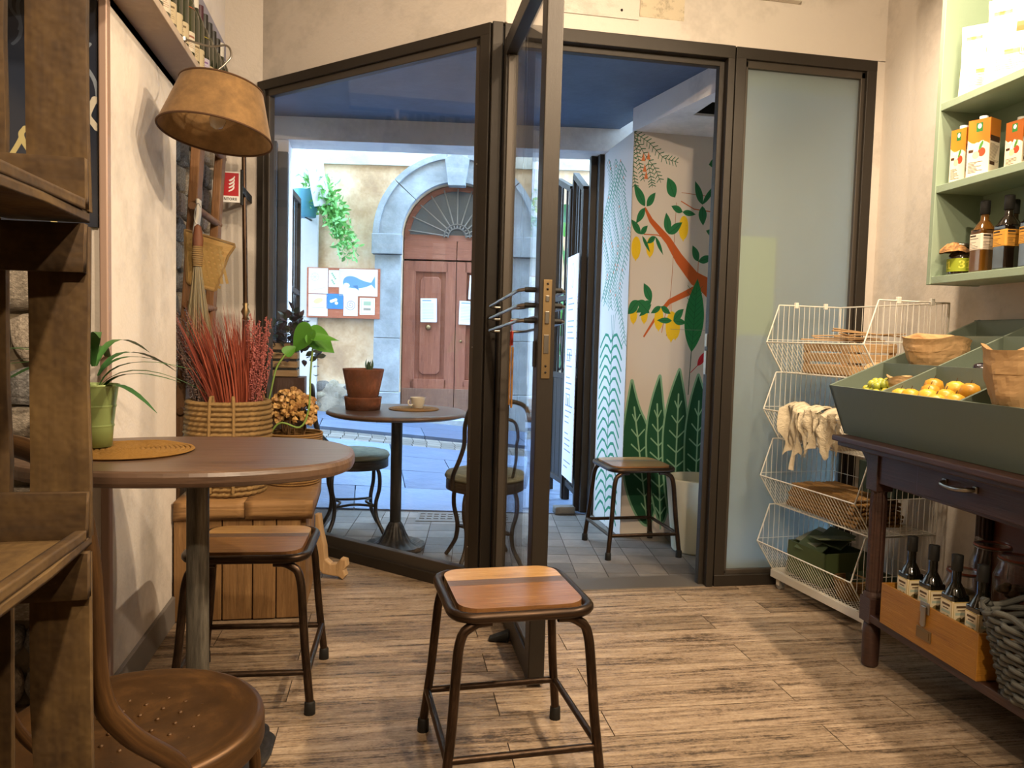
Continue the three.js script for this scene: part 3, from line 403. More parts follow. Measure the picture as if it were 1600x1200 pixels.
{
  const b = thing('notice_board', 'wooden display board with pasted nature prints, a blue whale among them', 'notice board', hPos(-1.335, 1.22, .075), HR);
  mesh('board', uvm(rbx(-.44, .44, 0, .6, -.02, .012)), woodMat(0x7a3a22, 0x9c5638, 0xb7745a, [2, 2], .8), b);
  const pr = (x, y, w, h, draw) => { const m = mesh('print', sheet(w, h, .003).translate(x, y, .0145), new THREE.MeshPhysicalMaterial({ map: canvasTex(Math.round(w * 900), Math.round(h * 900), draw), roughness: .9 }), b); return m; };
  const bgf = (g, w, h, c = '#cfccc2') => { g.fillStyle = c; g.fillRect(0, 0, w, h); };
  pr(.18, .43, .46, .32, (g, w, h) => { bgf(g, w, h); g.strokeStyle = '#cfc7b4'; for (let i = 0; i < 9; i++) { g.beginPath(); g.moveTo(0, h * (i / 9)); g.lineTo(w, h * ((i * 4 % 9) / 9)); g.stroke(); } g.fillStyle = '#5f86a8'; g.beginPath(); g.moveTo(w * .1, h * .55); g.bezierCurveTo(w * .08, h * .2, w * .35, h * .22, w * .5, h * .35); g.bezierCurveTo(w * .65, h * .45, w * .78, h * .5, w * .84, h * .48); g.lineTo(w * .93, h * .25); g.lineTo(w * .94, h * .72); g.lineTo(w * .84, h * .56); g.bezierCurveTo(w * .7, h * .68, w * .5, h * .75, w * .3, h * .7); g.bezierCurveTo(w * .18, h * .68, w * .12, h * .64, w * .1, h * .55); g.fill(); g.fillStyle = '#cfd8dc'; g.beginPath(); g.ellipse(w * .2, h * .6, w * .08, h * .08, .3, 0, 7); g.fill(); g.fillStyle = '#47698a'; g.beginPath(); g.moveTo(w * .35, h * .62); g.lineTo(w * .52, h * .8); g.lineTo(w * .48, h * .6); g.fill(); });
  pr(-.3, .44, .23, .3, (g, w, h) => { bgf(g, w, h); g.strokeStyle = '#a9a498'; g.lineWidth = 3; g.beginPath(); g.arc(w * .32, h * .35, w * .2, 0, 7); g.stroke(); for (let i = 0; i < 8; i++) { g.beginPath(); g.moveTo(w * .32, h * .35); g.lineTo(w * (.32 + .24 * cos(i * PI / 4)), h * (.35 + .18 * sin(i * PI / 4))); g.stroke(); } g.beginPath(); g.moveTo(w * .1, h * .9); g.lineTo(w * .9, h * .75); g.stroke(); });
  pr(-.11, .47, .13, .2, (g, w, h) => { bgf(g, w, h); g.fillStyle = '#7e9a78'; for (let i = 0; i < 7; i++) { g.beginPath(); g.ellipse(w * (.3 + .1 * (i % 4)), h * (.2 + .1 * i), w * .09, h * .05, i, 0, 7); g.fill(); } });
  pr(-.3, .15, .23, .26, (g, w, h) => { bgf(g, w, h); g.fillStyle = '#c5bd7e'; g.beginPath(); g.ellipse(w * .5, h * .3, w * .25, h * .12, -.3, 0, 7); g.fill(); g.fillStyle = '#8d8c80'; g.fillRect(w * .2, h * .6, w * .6, 4); });
  pr(-.1, .2, .2, .18, (g, w, h) => { bgf(g, w, h, '#3d73b8'); g.fillStyle = '#e7e0cf'; for (const [x, y] of [[.3, .5], [.55, .4], [.6, .62], [.42, .45]]) { g.beginPath(); g.ellipse(w * x, h * y, w * .1, h * .1, 0, 0, 7); g.fill(); } });
  pr(.09, .15, .17, .24, (g, w, h) => { bgf(g, w, h); g.strokeStyle = '#7d708c'; g.lineWidth = 6; g.beginPath(); for (let i = 0; i < 60; i++) { const a = i * .26, q = w * .36 * (i / 60) + 3; g.lineTo(w * .5 + q * cos(a), h * .45 + q * sin(a)); } g.stroke(); });
  pr(.29, .15, .18, .2, (g, w, h) => { bgf(g, w, h, '#e2ddcb'); g.strokeStyle = '#6f7a68'; g.lineWidth = 4; g.strokeRect(w * .1, h * .08, w * .8, h * .84); g.fillStyle = '#93a184'; g.fillRect(w * .25, h * .2, w * .5, h * .25); g.fillStyle = '#8a7f6e'; g.fillRect(w * .25, h * .6, w * .5, h * .15); });
}
{
  const b = thing('meter_box', 'pale grey electric box on the house wall beside the portal', 'box', hPos(1.0, 2.72, 0), HR);
  mesh('case', rbx(.0, .17, 0, .3, 0, .09, .008), flat(0xb6bfc6, .6), b);
  mesh('cable', [tube([[-.1, .55, .03], [-.1, .1, .03], [-.12, -.28, .03], [-.2, -.36, .05], [-.05, -.4, .05], [.05, -.36, .04]], .012, 30, 6), tube([[-.07, .55, .03], [-.06, 0, .03], [-.1, -.3, .04]], .009, 16, 6)], flat(0x6b6b6b, .7), b);
  solo('wall_tile', at(rbx(-.11, .11, -.14, .14, 0, .015, .01), ...hPos(1.07, 1.42, 0), HR), flat(0xe4e8ec, .3), 'white eight-sided ceramic house tile beside the portal', 'tile');
  const ban = solo('banner', at(rough(new THREE.BoxGeometry(.2, .72, .01, 4, 10, 1), .02, 5), ...hPos(-1.57, 2.86, .45), HR + .75, 0, .16), new THREE.MeshPhysicalMaterial({ map: canvasTex(128, 512, (g, w, h) => { g.fillStyle = '#bdb9c2'; g.fillRect(0, 0, w, h); g.fillStyle = '#5e5a62'; for (let i = 0; i < 5; i++) g.fillRect(30, 120 + i * 60, 50 + 20 * (i % 2), 14); g.fillStyle = '#bf5a4e'; g.fillRect(20, 40, 80, 10); }), roughness: .9 }), 'white printed cloth banner hanging from the house across the street', 'banner');
}
// planting
function leafGeo(L, W, curl = .15, n = 5) { const g = new THREE.PlaneGeometry(1, 1, 2, n), p = g.attributes.position; for (let i = 0; i < p.count; i++) { const t = p.getY(i) + .5, s = p.getX(i) * 2; const w = W / 2 * Math.pow(sin(PI * Math.min(1, t * .95 + .04)), .8); p.setXYZ(i, s * w, t * L * (1 - curl * t * .4), -curl * L * t * t + Math.abs(s) * w * .25); } g.computeVertexNormals(); return prep(g); }
const leafM = (c, o = {}) => flat(c, .55, { side: THREE.DoubleSide, ...o });
function scatterLeaves(shape, n, seed, fn) { const r = rng(seed), out = []; for (let i = 0; i < n; i++) { const { p, e, s } = fn(r, i); const g = shape.clone(); g.applyMatrix4(new THREE.Matrix4().compose(V(...p), new THREE.Quaternion().setFromEuler(new THREE.Euler(...e)), V(s, s, s))); out.push(g); } return mg(out); }
{
  const p = thing('hanging_plant', 'trailing bright green plant in a blue pot on the wall across the street', 'plant', hPos(-1.62, 2.28, .3), HR);
  mesh('pot', lathe([[0, 0], [.12, 0], [.17, .3], [.16, .3], [.12, .02]], 16, -.12, .1, 0), flat(0x4f93a8, .5), p);
  mesh('bracket', rod([-.12, .1, 0], [-.12, .1, -.3], .012), M.ironDark, p);
  mesh('foliage', scatterLeaves(leafGeo(.085, .032, .3, 3), 900, 5, r => { const t = r(), x = -.05 + t * .45 + (r() - .5) * .22, y = .42 - .72 * t * t + (r() - .5) * .4 * (1 - .4 * t); return { p: [x, y, (r() - .5) * .3], e: [r() * 6, r() * 6, r() * 6], s: .7 + r() * .7 }; }), leafM(0x6fae55, { transmission: .3, thickness: 0 }), p);
}
{
  const p = thing('climbing_plant', 'climbing plant with broad bright green leaves beside the gate opening', 'plant', [2.0, streetY(2.0, -7.6), -7.6]);
  mesh('stem', [tube([[0, 0, 0], [-.06, .6, 0], [.05, 1.2, 0], [-.05, 1.8, .05], [-.12, 2.4, 0]], .008, 30, 5), tube([[0, 0, 0], [.12, .7, 0], [.1, 1.4, 0], [.2, 2.1, 0]], .008, 30, 5)], flat(0x5a6b35, .8), p);
  const mats = [0x3f8a34, 0x6fb542, 0x2f6e3a].map(c => leafM(c, { transmission: .35, thickness: 0 })), sh = leafGeo(.2, .17, .25, 4), r = rng(15);
  for (let i = 0; i < 46; i++) { const m = mesh('leaf', sh, mats[Math.floor(r() * 3)], p), y = .25 + r() * 2.3; m.position.set((r() - .5) * .36, y, (r() - .5) * .2 + .05); m.rotation.set(-.6 + r() * .8, (r() - .5) * 1.6, (r() - .5) * 3 + PI); m.scale.setScalar(.5 + r() * .7); }
  mesh('pot', lathe([[0, 0], [.14, 0], [.19, .3], [.17, .3], [.14, .02]], 18), M.terracotta, p);
}
// high house masses that close the street and cast its shade
struct('wall_facade_above', uvm(mg([at(bx(-7, 8, 2.6, 9, -.3, .0), 0, 0, -5.03, -.142), at(bx(-7, -.05, -.3, 2.6, -.3, 0), -.6, 0, -5.12, -.142), at(bx(2.02, 8, -.3, 2.6, -.3, 0), -.5, 0, -5.1, -.142)]), 'y'), M.stucco);
struct('roof_outer', mg([bx(-3, 4, 3.25, 3.4, -5.2, 2.8)]), M.ceilingWhite);

struct('wall_alcove_side_upper', mg([bx(-1.3, -1.0, 2.0, 3.05, -4.6, -4.0), bx(-1.0, -.735, 2.06, 2.085, -4.0, -2.0)]), M.plaster);
// ---------- bottle shelf over the left wall ----------
{
  struct('trim_2', uvm(rbx(-.995, -.622, 2.09, 2.118, -3.96, -1.6, .003), 'z'), M.beam, 'pale timber plank carrying the wine bottles');
  struct('trim_3', rbx(-.76, -.694, 2.44, 2.515, -3.998, -1.6, .003), M.lavender, 'grey painted board over the bottle recess');
}
const labelTex = (bg, fg, seed) => canvasTex(256, 256, (g, w, h) => { g.fillStyle = bg; g.fillRect(0, 0, w, h); const r = rng(seed); g.fillStyle = fg; for (let k = 0; k < 4; k++) { const x = w * (k / 4 + .06); g.fillRect(x, h * .2, w * .13, h * .1); for (let i = 0; i < 5; i++) g.fillRect(x, h * (.42 + i * .09), w * (.06 + r() * .07), 5); } });
function wineBottle(h, r, glassC, label, band, foil) {
  const g = thing('wine_bottle', 'wine bottle', 'bottle', [0, 0, 0], 0, 'wine bottles on the high plank');
  mesh('glass_body', lathe([[0, .002], [r * .9, 0], [r, .006], [r, h * .58], [r * .92, h * .65], [r * .5, h * .75], [.0145, h * .8], [.0145, h - .001], [0, h]], 18), flat(glassC, .08, { clearcoat: 1 }), g);
  mesh('label', new THREE.CylinderGeometry(r + .0006, r + .0006, h * .22, 18, 1, true).translate(0, h * .2, 0), label, g);
  if (band) mesh('foil_band', new THREE.CylinderGeometry(r * .8, r + .001, h * .05, 18, 1, true).translate(0, h * .6, 0), band, g);
  mesh('capsule', lathe([[.0155, 0], [.0158, h * .19], [.0145, h * .195], [0, h * .196]], 14, 0, h * .808, 0), foil, g);
  return g;
}
{
  const L = [['#a89a7c', '#5b4a30'], ['#b5ad9a', '#7a4a3a'], ['#8f897e', '#333'], ['#a29aa8', '#6a4a7a']].map(([a, b], i) => new THREE.MeshPhysicalMaterial({ map: labelTex(a, b, i + 1), roughness: .8 }));
  const foil = [0x14130f, 0x7c1f22, 0x1f3320, 0x3a1020, 0xb8b4aa].map(c => flat(c, .35)), glass = [0x1d2412, 0x2a2f18, 0x39421f, 0x14180f], band = [null, flat(0xd0552c, .5), null, flat(0xd8c63a, .5), null];
  const lab = ['pale olive glass', 'dark green glass', 'olive brown glass', 'near-black glass'], where = ['front row of the high plank', 'back row of the high plank'];
  const r = rng(81), protos = []; for (let k = 0; k < 5; k++) protos.push([.30 + .015 * (k % 3), .036 + .002 * (k % 2), k]);
  const made = {};
  for (let row = 0; row < 2; row++) for (let i = 0; i < 15; i++) {
    const k = Math.floor(r() * 5), z = -2.5 - i * .088 - row * .04, x = -.672 - row * .092; const lb = `${['wine bottle with cream label', 'wine bottle with white label and orange band', 'wine bottle with grey label', 'wine bottle with lilac label and yellow band', 'wine bottle with cream label and pale capsule'][k]}, ${where[row]}`;
    let b; if (!made[k]) { b = made[k] = wineBottle(protos[k][0], protos[k][1], glass[k % 4], L[k % 4], band[k], foil[k]); b.position.set(x, 2.118, z); b.userData.label = lb; } else b = dup(made[k], [x, 2.118, z], r() * 6, lb);
  }
}
// ---------- hanging lamp shade ----------
{
  const p = thing('lamp', 'unlit tan drum lampshade hung at a tilt by the bottle plank', 'lamp', [-.51, 1.795, -2.75]);
  const g = new THREE.Group();
  const sm = blotMat([[0, 0x6c4f2c], [.5, 0x845f36], [1, 0x977344]], [6, 1], .95, .0006, { side: THREE.DoubleSide, transmission: .22, thickness: 0 });
  const tilt = q => q.applyMatrix4(new THREE.Matrix4().makeRotationFromEuler(new THREE.Euler(-.12, 0, -.10)));
  mesh('lamp_shade', tilt(lathe([[.182, 0], [.133, .165]], 56)), sm, p);
  meshes('rim', [tilt(new THREE.TorusGeometry(.182, .0035, 6, 56).rotateX(PI / 2)), tilt(new THREE.TorusGeometry(.133, .0035, 6, 56).rotateX(PI / 2).translate(0, .165, 0))], flat(0x4c321a, .9), p);
  mesh('spider', [0, 1, 2].map(i => tilt(rod([.133 * cos(i * 2.09), .16, .133 * sin(i * 2.09)], [0, .13, 0], .002))), M.steel, p);
  mesh('bulb', tilt(lathe([[0, .02], [.02, .028], [.028, .05], [.02, .078], [.013, .1], [.013, .13], [0, .13]], 14)), flat(0xe8e4da, .05, { transmission: .7, thickness: 0 }), p);
  mesh('arm', [tube([[0, .13, 0], [.0, .2, 0], [.025, .235, -.01], [.045, .27, -.02], [.03, .305, -.03], [-.03, .305, -.05], [-.115, .325, -.06]], .0035, 40, 8), rod([-.115, .318, -.06], [-.115, .33, -.06], .012)], M.steel, p);
}
// ---------- alcove: ladder, broom, fan, sign, pole ----------
{
  const l = thing('ladder', 'old wooden ladder leaning against the alcove stone wall', 'ladder', [0, 0, 0]);
  const rail = (z, t) => uvm(rough(extr([[-.019, 0], [.019, 0], [.019, 2.05], [-.019, 2.05]], t, .005), .006, 5, z).translate(0, 0, -t / 2).applyMatrix4(new THREE.Matrix4().set(1, .055, 0, -.824, 0, 1, 0, .003, 0, 0, 1, z, 0, 0, 0, 1)), 'y');
  mesh('rail', rail(-3.5, .075), M.ladderWood, l); mesh('rail', rail(-3.98, .07), M.ladderWood, l);
  for (const y of [.35, .8, 1.25, 1.66, 1.98]) mesh('rung', rod([-.818 + .055 * y, y, -4.02], [-.818 + .055 * y, y, -3.43], .016, .016, 10), M.ladderWood, l);
}
{
  const b = thing('straw_broom', 'small straw hand broom hanging from a ladder rung', 'broom', [-.70, 1.25, -3.40]);
  const r = rng(21), st = [];
  for (let i = 0; i < 130; i++) { const a = r() * 6.28, q = Math.sqrt(r()), x1 = q * .075 * cos(a) + .005, z1 = q * .04 * sin(a); st.push(tube([[q * .012 * cos(a), .19, q * .012 * sin(a)], [x1 * .4, .06, z1 * .5], [x1, -.16 - r() * .14, z1]], .0016, 6, 4)); }
  mesh('bristles', st, flat(0x8a7c5e, .9), b);
  const coil = []; for (let i = 0; i < 10; i++) coil.push(new THREE.TorusGeometry(.0185 - Math.abs(i - 5) * .0006, .0045, 6, 16).rotateX(PI / 2).translate(0, .16 + i * .0085, 0));
  mesh('binding', coil, M.rope, b);
  mesh('leather_cap', rough(lathe([[.02, .24], [.022, .27], [.014, .32], [0, .33]], 14), .003, 30), flat(0x6e3d1c, .6), b);
  mesh('hook', tube([[0, .32, 0], [-.012, .35, 0], [-.01, .39, 0], [.002, .418, 0], [.012, .40, 0]], .002, 20, 6), M.steel, b);
  solo('hanging_cloth', rough(new THREE.BoxGeometry(.012, .30, .075, 2, 10, 4), .012, 9).translate(-.712, 1.545, -3.47), flat(0xd9d2c6, .95), 'white cloth hung over the ladder rung behind the broom', 'cloth');
}
{
  const f = thing('woven_fan', 'plaited bamboo hand fan hanging beside the straw broom', 'fan', [-.66, 1.40, -3.46], .12);
  const pl = [[-.1, .16], [.1, .11], [.07, .06], [.02, -.09], [-.09, -.06]], strips = [];
  mesh('panel', extr(pl, .004, .001), woodMat(0x805c28, 0xa68244, 0xbf9c62, [8, 8], .6), f);
  for (let i = 0; i < 9; i++) { const y = -.06 + i * .021; strips.push(at(box(.155 - Math.abs(i - 5) * .008, .012, .0016), -.015, y, .0055, 0, 0, -.24 + .02 * (i % 2))); }
  for (let i = 0; i < 7; i++) strips.push(at(box(.011, .18 - i * .004, .0014), -.075 + i * .021, .02, .0066, 0, 0, .22));
  mesh('plaited_strips', strips, woodMat(0x8a6830, 0xb08e50, 0xc8aa74, [8, 8], .55), f);
  mesh('braided_rim', tube(pl.map(([x, y]) => [x, y, .003]), .006, 60, 6, true, .02), M.rope, f);
}
{
  const s = thing('safety_sign', 'red and white fire extinguisher sign reading ESTINTORE on a dark bracket', 'sign', [-.712, 1.79, -4.12]);
  const t = canvasTex(256, 300, (g, w, h) => { g.fillStyle = '#f0efec'; g.fillRect(0, 0, w, h); g.fillStyle = '#b5161f'; g.fillRect(14, 12, 228, 226); g.fillStyle = '#f4f2ee'; for (let i = 0; i < 4; i++) { g.beginPath(); g.moveTo(150 + i * 4, 200 - i * 34); g.bezierCurveTo(210, 180 - i * 34, 215, 150 - i * 36, 190 + i * 4, 118 - i * 26); g.bezierCurveTo(200, 150 - i * 34, 190, 168 - i * 34, 150, 186 - i * 34); g.fill(); } g.beginPath(); g.roundRect(54, 80, 46, 130, 16); g.fill(); g.fillRect(66, 56, 22, 24); g.fillRect(50, 56, 60, 10); g.fillStyle = '#2b2b2b'; g.font = 'bold 38px sans-serif'; g.textAlign = 'center'; g.fillText('ESTINTORE', w / 2, 282); });
  mesh('sign_plate', sheet(.135, .152, .004).translate(0, .076, 0), new THREE.MeshPhysicalMaterial({ map: t, roughness: .4 }), s);
  mesh('bracket', [rbx(.068, .08, -.01, .165, -.01, .006, .002), rbx(.07, .078, .05, .09, -.33, 0, .002)], M.rubber, s);
}
{
  const p = thing('brass_tipped_pole', 'thin dark pole with brass fittings standing in the alcove corner', 'pole', [-.635, 0, -4.25]);
  mesh('shaft', [rod([0, 1.28, 0], [-.015, 2.2, 0], .013, .011, 10)], flat(0x4a3421, .35, { metalness: .6 }), p);
  mesh('brass_knob', lathe([[0, 0], [.02, .004], [.012, .02], [.024, .045], [.012, .07], [.016, .085], [.008, .1], [0, .1]], 14, 0, 1.2, 0), M.brass, p);
  mesh('black_grip', rod([.004, .5, 0], [0, 1.2, 0], .02, .017, 12), M.rubber, p);
  mesh('foot', lathe([[0, .004], [.1, .004], [.09, .03], [.022, .05], [.022, .51], [0, .51]], 20), M.rubber, p);
}
// ---------- timber bench with baskets ----------
{
  const c = thing('timber_bench', 'rough timber block bench of thick boards under the baskets', 'bench', [0, 0, 0]);
  const xs = [-.73, -.655, -.55, -.435, -.345, -.25], r = rng(17);
  for (let i = 0; i < 5; i++) mesh('front_board', uvm(rbx(xs[i] + .002, xs[i + 1] - .002, .004, .405, -3.145 - r() * .006, -3.118 - r() * .006, .004), 'y', [r() * 3, r() * 3]), M.chest, c);
  for (let i = 0; i < 4; i++) mesh('side_board', uvm(rbx(-.262, -.235 + r() * .004, .004, .405, -3.15 - .125 * (i + 1) + .002, -3.15 - .125 * i - .002, .004), 'y', [r() * 3, r() * 3]), M.chest, c);
  mesh('core', bx(-.725, -.26, .004, .4, -3.65, -3.14), M.grout, c);
  mesh('top_slab', uvm(rough(new THREE.BoxGeometry(.262, .072, .56, 8, 3, 8).translate(-.596, .444, -3.385), .004, 6), 'x'), M.chest, c);
  mesh('top_slab', uvm(rough(new THREE.BoxGeometry(.255, .074, .56, 8, 3, 8).translate(-.332, .445, -3.385), .004, 6, 4), 'x', [1, .4]), M.chest, c);
}
function coils(rf, h, rows, n, seed, twist = .12) { const out = [], q = h / rows / 2; for (let k = 0; k < rows; k++) { const y = q + k * 2 * q, R = rf(y / h), g = new THREE.TorusGeometry(R, q * 1.12, 6, n).rotateX(PI / 2), p = g.attributes.position; for (let i = 0; i < p.count; i++) { const x = p.getX(i), z = p.getZ(i), a = Math.atan2(z, x), s = 1 + twist * q / R * sin(a * n / 3 + k * 1.7 + (p.getY(i) / q) * 1.2) + .006 * noise3(x * 20, k, z * 20 + seed); p.setX(i, x * s); p.setZ(i, z * s); } g.computeVertexNormals(); out.push(g.translate(0, y, 0)); } return out; }
{
  const b = thing('seagrass_basket', 'large round seagrass rope basket full of dried red grasses on the timber bench', 'basket', [-.558, .483, -3.31]);
  mesh('woven_body', coils(t => .13 + .03 * sin(PI * Math.min(1, t * .62 + .1)), .38, 19, 96, 1, .5), M.rope, b);
  mesh('base', lathe([[0, .004], [.13, .004], [.13, .012], [0, .012]], 28), M.rope, b);
  for (const a of [1.3, 1.85, -.7, -1.9]) mesh('handle_strap', tube([[.158 * cos(a), .02, .158 * sin(a)], [.17 * cos(a), .16, .17 * sin(a)], [.168 * cos(a), .3, .168 * sin(a)], [.16 * cos(a), .39, .16 * sin(a)], [.14 * cos(a), .4, .14 * sin(a)], [.13 * cos(a), .33, .13 * sin(a)]], .0065, 26, 6), M.rope, b);
}
function blades(n, seed, fn, w = .004) { const r = rng(seed), out = []; for (let i = 0; i < n; i++) { const { a, b, c } = fn(r, i); const P = new THREE.QuadraticBezierCurve3(V(...a), V(...b), V(...c)).getPoints(5), pos = []; const sd = V(r() - .5, 0, r() - .5).normalize(); for (let k = 0; k < 5; k++) { const w0 = w * (1 - k / 5.2), w1 = w * (1 - (k + 1) / 5.2); const p0 = P[k].clone().addScaledVector(sd, -w0), p1 = P[k].clone().addScaledVector(sd, w0), q0 = P[k + 1].clone().addScaledVector(sd, -w1), q1 = P[k + 1].clone().addScaledVector(sd, w1); for (const v of [p0, p1, q1, p0, q1, q0]) pos.push(v.x, v.y, v.z); } const g = new THREE.BufferGeometry(); g.setAttribute('position', new THREE.Float32BufferAttribute(pos, 3)); g.computeVertexNormals(); out.push(prep(g)); } return mg(out); }
{
  const d = thing('dried_grass_bunch', 'bunch of dried rust-red grass with pink plumes and grey lavender standing in the big basket', 'dried flowers', [-.558, .86, -3.31]);
  const red = mesh('red_grass', blades(300, 4, r => { const x = (r() - .45) * .2, z = (r() - .5) * .18, h = .2 + r() * .2, l = -.1 + (x - .0) * .9; return { a: [x * .6 + .02, -.1, z * .6], b: [x * .9 + l * .2, h * .5, z], c: [x + l * .7 + (r() - .5) * .05, h, z * 1.3] }; }, .0045), flat(0x7a3222, .8, { side: THREE.DoubleSide }), d); red.userData.kind = 'stuff';
  const red2 = mesh('orange_grass', blades(140, 6, r => { const x = (r() - .5) * .2, z = r() * .09, h = .16 + r() * .2; return { a: [x * .5 + .03, -.1, z], b: [x * .8 + .02, h * .5, z + .02], c: [x * 1.1 - .02 + (r() - .5) * .05, h, z * 1.6] }; }, .005), flat(0x92442c, .8, { side: THREE.DoubleSide }), d); red2.userData.kind = 'stuff';
  const bits = (n, seed, stems, size, fn) => { const r = rng(seed), out = []; const o = new THREE.OctahedronGeometry(1); for (let s = 0; s < stems; s++) { const f = fn(r); out.push(tube([f.a, f.b, f.c], .0012, 8, 4)); for (let k = 0; k < n; k++) { const t = .25 + .75 * k / n, p = [0, 1, 2].map(i => f.a[i] * (1 - t) * (1 - t) + 2 * f.b[i] * t * (1 - t) + f.c[i] * t * t); const g = o.clone().scale(size * (.7 + r()), size * (.8 + r()), size * (.7 + r())).translate(p[0] + (r() - .5) * .014, p[1], p[2] + (r() - .5) * .014); out.push(g); } } return mg(out); };
  const lav = mesh('lavender_stems', bits(26, 9, 22, .0042, r => { const x = -.1 - r() * .05, z = (r() - .3) * .14, h = .22 + r() * .17; return { a: [x + .04, -.1, z * .6], b: [x - .01, h * .5, z], c: [x - .05 - r() * .05, h, z * 1.2] }; }), flat(0x5a473f, .9), d); lav.userData.kind = 'stuff';
  const pk = mesh('pink_plumes', bits(34, 12, 26, .0038, r => { const x = .085 + r() * .07, z = (r() - .35) * .12, h = .2 + r() * .16; return { a: [x * .7, -.1, z * .6], b: [x, h * .5, z], c: [x + .01 + (r() - .5) * .06, h, z * 1.2] }; }), flat(0xa8605a, .9), d); pk.userData.kind = 'stuff';
}
{
  const b = thing('cane_basket', 'low round cane basket with dried hydrangea on the timber bench', 'basket', [-.318, .483, -3.49]);
  mesh('woven_body', coils(t => .112 + .012 * t, .225, 22, 60, 3, .1), M.wicker, b);
  mesh('base', lathe([[0, .004], [.11, .004], [.11, .01], [0, .01]], 24), M.wicker, b);
  const h = thing('dried_hydrangea', 'dried golden hydrangea head filling the small cane basket', 'dried flowers', [-.318, .70, -3.49]);
  const pet = leafGeo(.022, .022, .5, 2), r = rng(33), mats = [0xb28a50, 0xcaa264, 0x9a7040].map(c => leafM(c)), groups = [[], [], []];
  for (let i = 0; i < 330; i++) { const u = r() * 2 - .55, a = r() * 6.283, k = Math.sqrt(Math.max(0, 1 - Math.min(1, u) ** 2)), R = .105 * (.75 + .3 * r()); const c = [R * 1.05 * k * cos(a), .1 + R * .98 * Math.min(1, u), R * k * sin(a)], nv = V(c[0], c[1] - .07, c[2]).normalize(), q = new THREE.Quaternion().setFromUnitVectors(V(0, 0, 1), nv); const t = Math.floor(r() * 3); for (let j = 0; j < 4; j++) { const g = pet.clone().rotateX(-.5).rotateZ(j * PI / 2 + i); g.applyQuaternion(q); groups[t].push(g.translate(...c)); } }
  groups.forEach((g, i) => { const m = mesh('florets', mg(g), mats[i], h); m.userData.kind = 'stuff'; });
  mesh('stalks', [...Array(9)].map((_, i) => rod([.02 * cos(i), -.19, .02 * sin(i)], [.06 * cos(i * 2), .08, .06 * sin(i * 2)], .003)), flat(0x6b4c2a, .9), h);
}
{
  const p = thing('leafy_vine', 'vine with large bright green heart-shaped leaves trailing between the baskets and window', 'plant', [-.40, .72, -3.40]);
  const gm = flat(0x6f8a3c, .6);
  mesh('stem', [tube([[-.04, -.17, .04], [-.03, .02, .04], [.0, .17, .03], [.02, .27, .01], [.055, .33, 0]], .0042, 30, 6), tube([[-.04, -.1, .03], [.03, .035, .03], [.12, .02, .02], [.155, .10, .01], [.16, .25, 0], [.17, .38, .0]], .0045, 40, 6)], gm, p);
  const heart = (L, W) => { const pts = []; const s = new THREE.Shape(); s.moveTo(0, .0); s.bezierCurveTo(-W * .25, -L * .16, -W * .6, -L * .02, -W * .52, L * .3); s.bezierCurveTo(-W * .45, L * .6, -W * .15, L * .8, 0, L); s.bezierCurveTo(W * .15, L * .8, W * .45, L * .6, W * .52, L * .3); s.bezierCurveTo(W * .6, -L * .02, W * .25, -L * .16, 0, 0); const g = new THREE.ShapeGeometry(s, 10), q = g.attributes.position; for (let i = 0; i < q.count; i++) { const x = q.getX(i), y = q.getY(i); q.setZ(i, Math.abs(x) * .35 - y * y * 1.2); } g.computeVertexNormals(); return g; };
  const lm = leafM(0x4d8a22, { transmission: .25, thickness: 0 }), put = (L, W, x, y, z, e) => { const m = mesh('leaf', prep(heart(L, W)), lm, p); m.position.set(x, y, z); m.rotation.set(...e); };
  put(.15, .10, .15, .42, 0, [-.25, .5, -2.0]); put(.14, .1, .165, .44, .02, [-.2, -.5, 2.3]); put(.11, .05, .17, .40, .04, [-.9, 0, -1.5]); put(.06, .05, .055, .33, 0, [-.4, 0, -.8]);
}
{
  const w = thing('carved_wood_foot', 'carved pale wooden scroll-shaped foot leaning at the bench corner', 'wood carving', [-.20, .003, -3.66], -.35);
  mesh('scroll', uvm(extr([[-.02, .30], [.0, .30], [.012, .22], [.03, .15], [.035, .09], [.06, .07], [.09, .075], [.11, .10], [.135, .095], [.14, .065], [.125, .045], [.135, .02], [.12, 0], [.10, .012], [.06, .015], [.02, .02], [-.005, .05], [-.012, .12], [-.018, .2]], .03, .006), 'y'), M.paleWood, w);
}
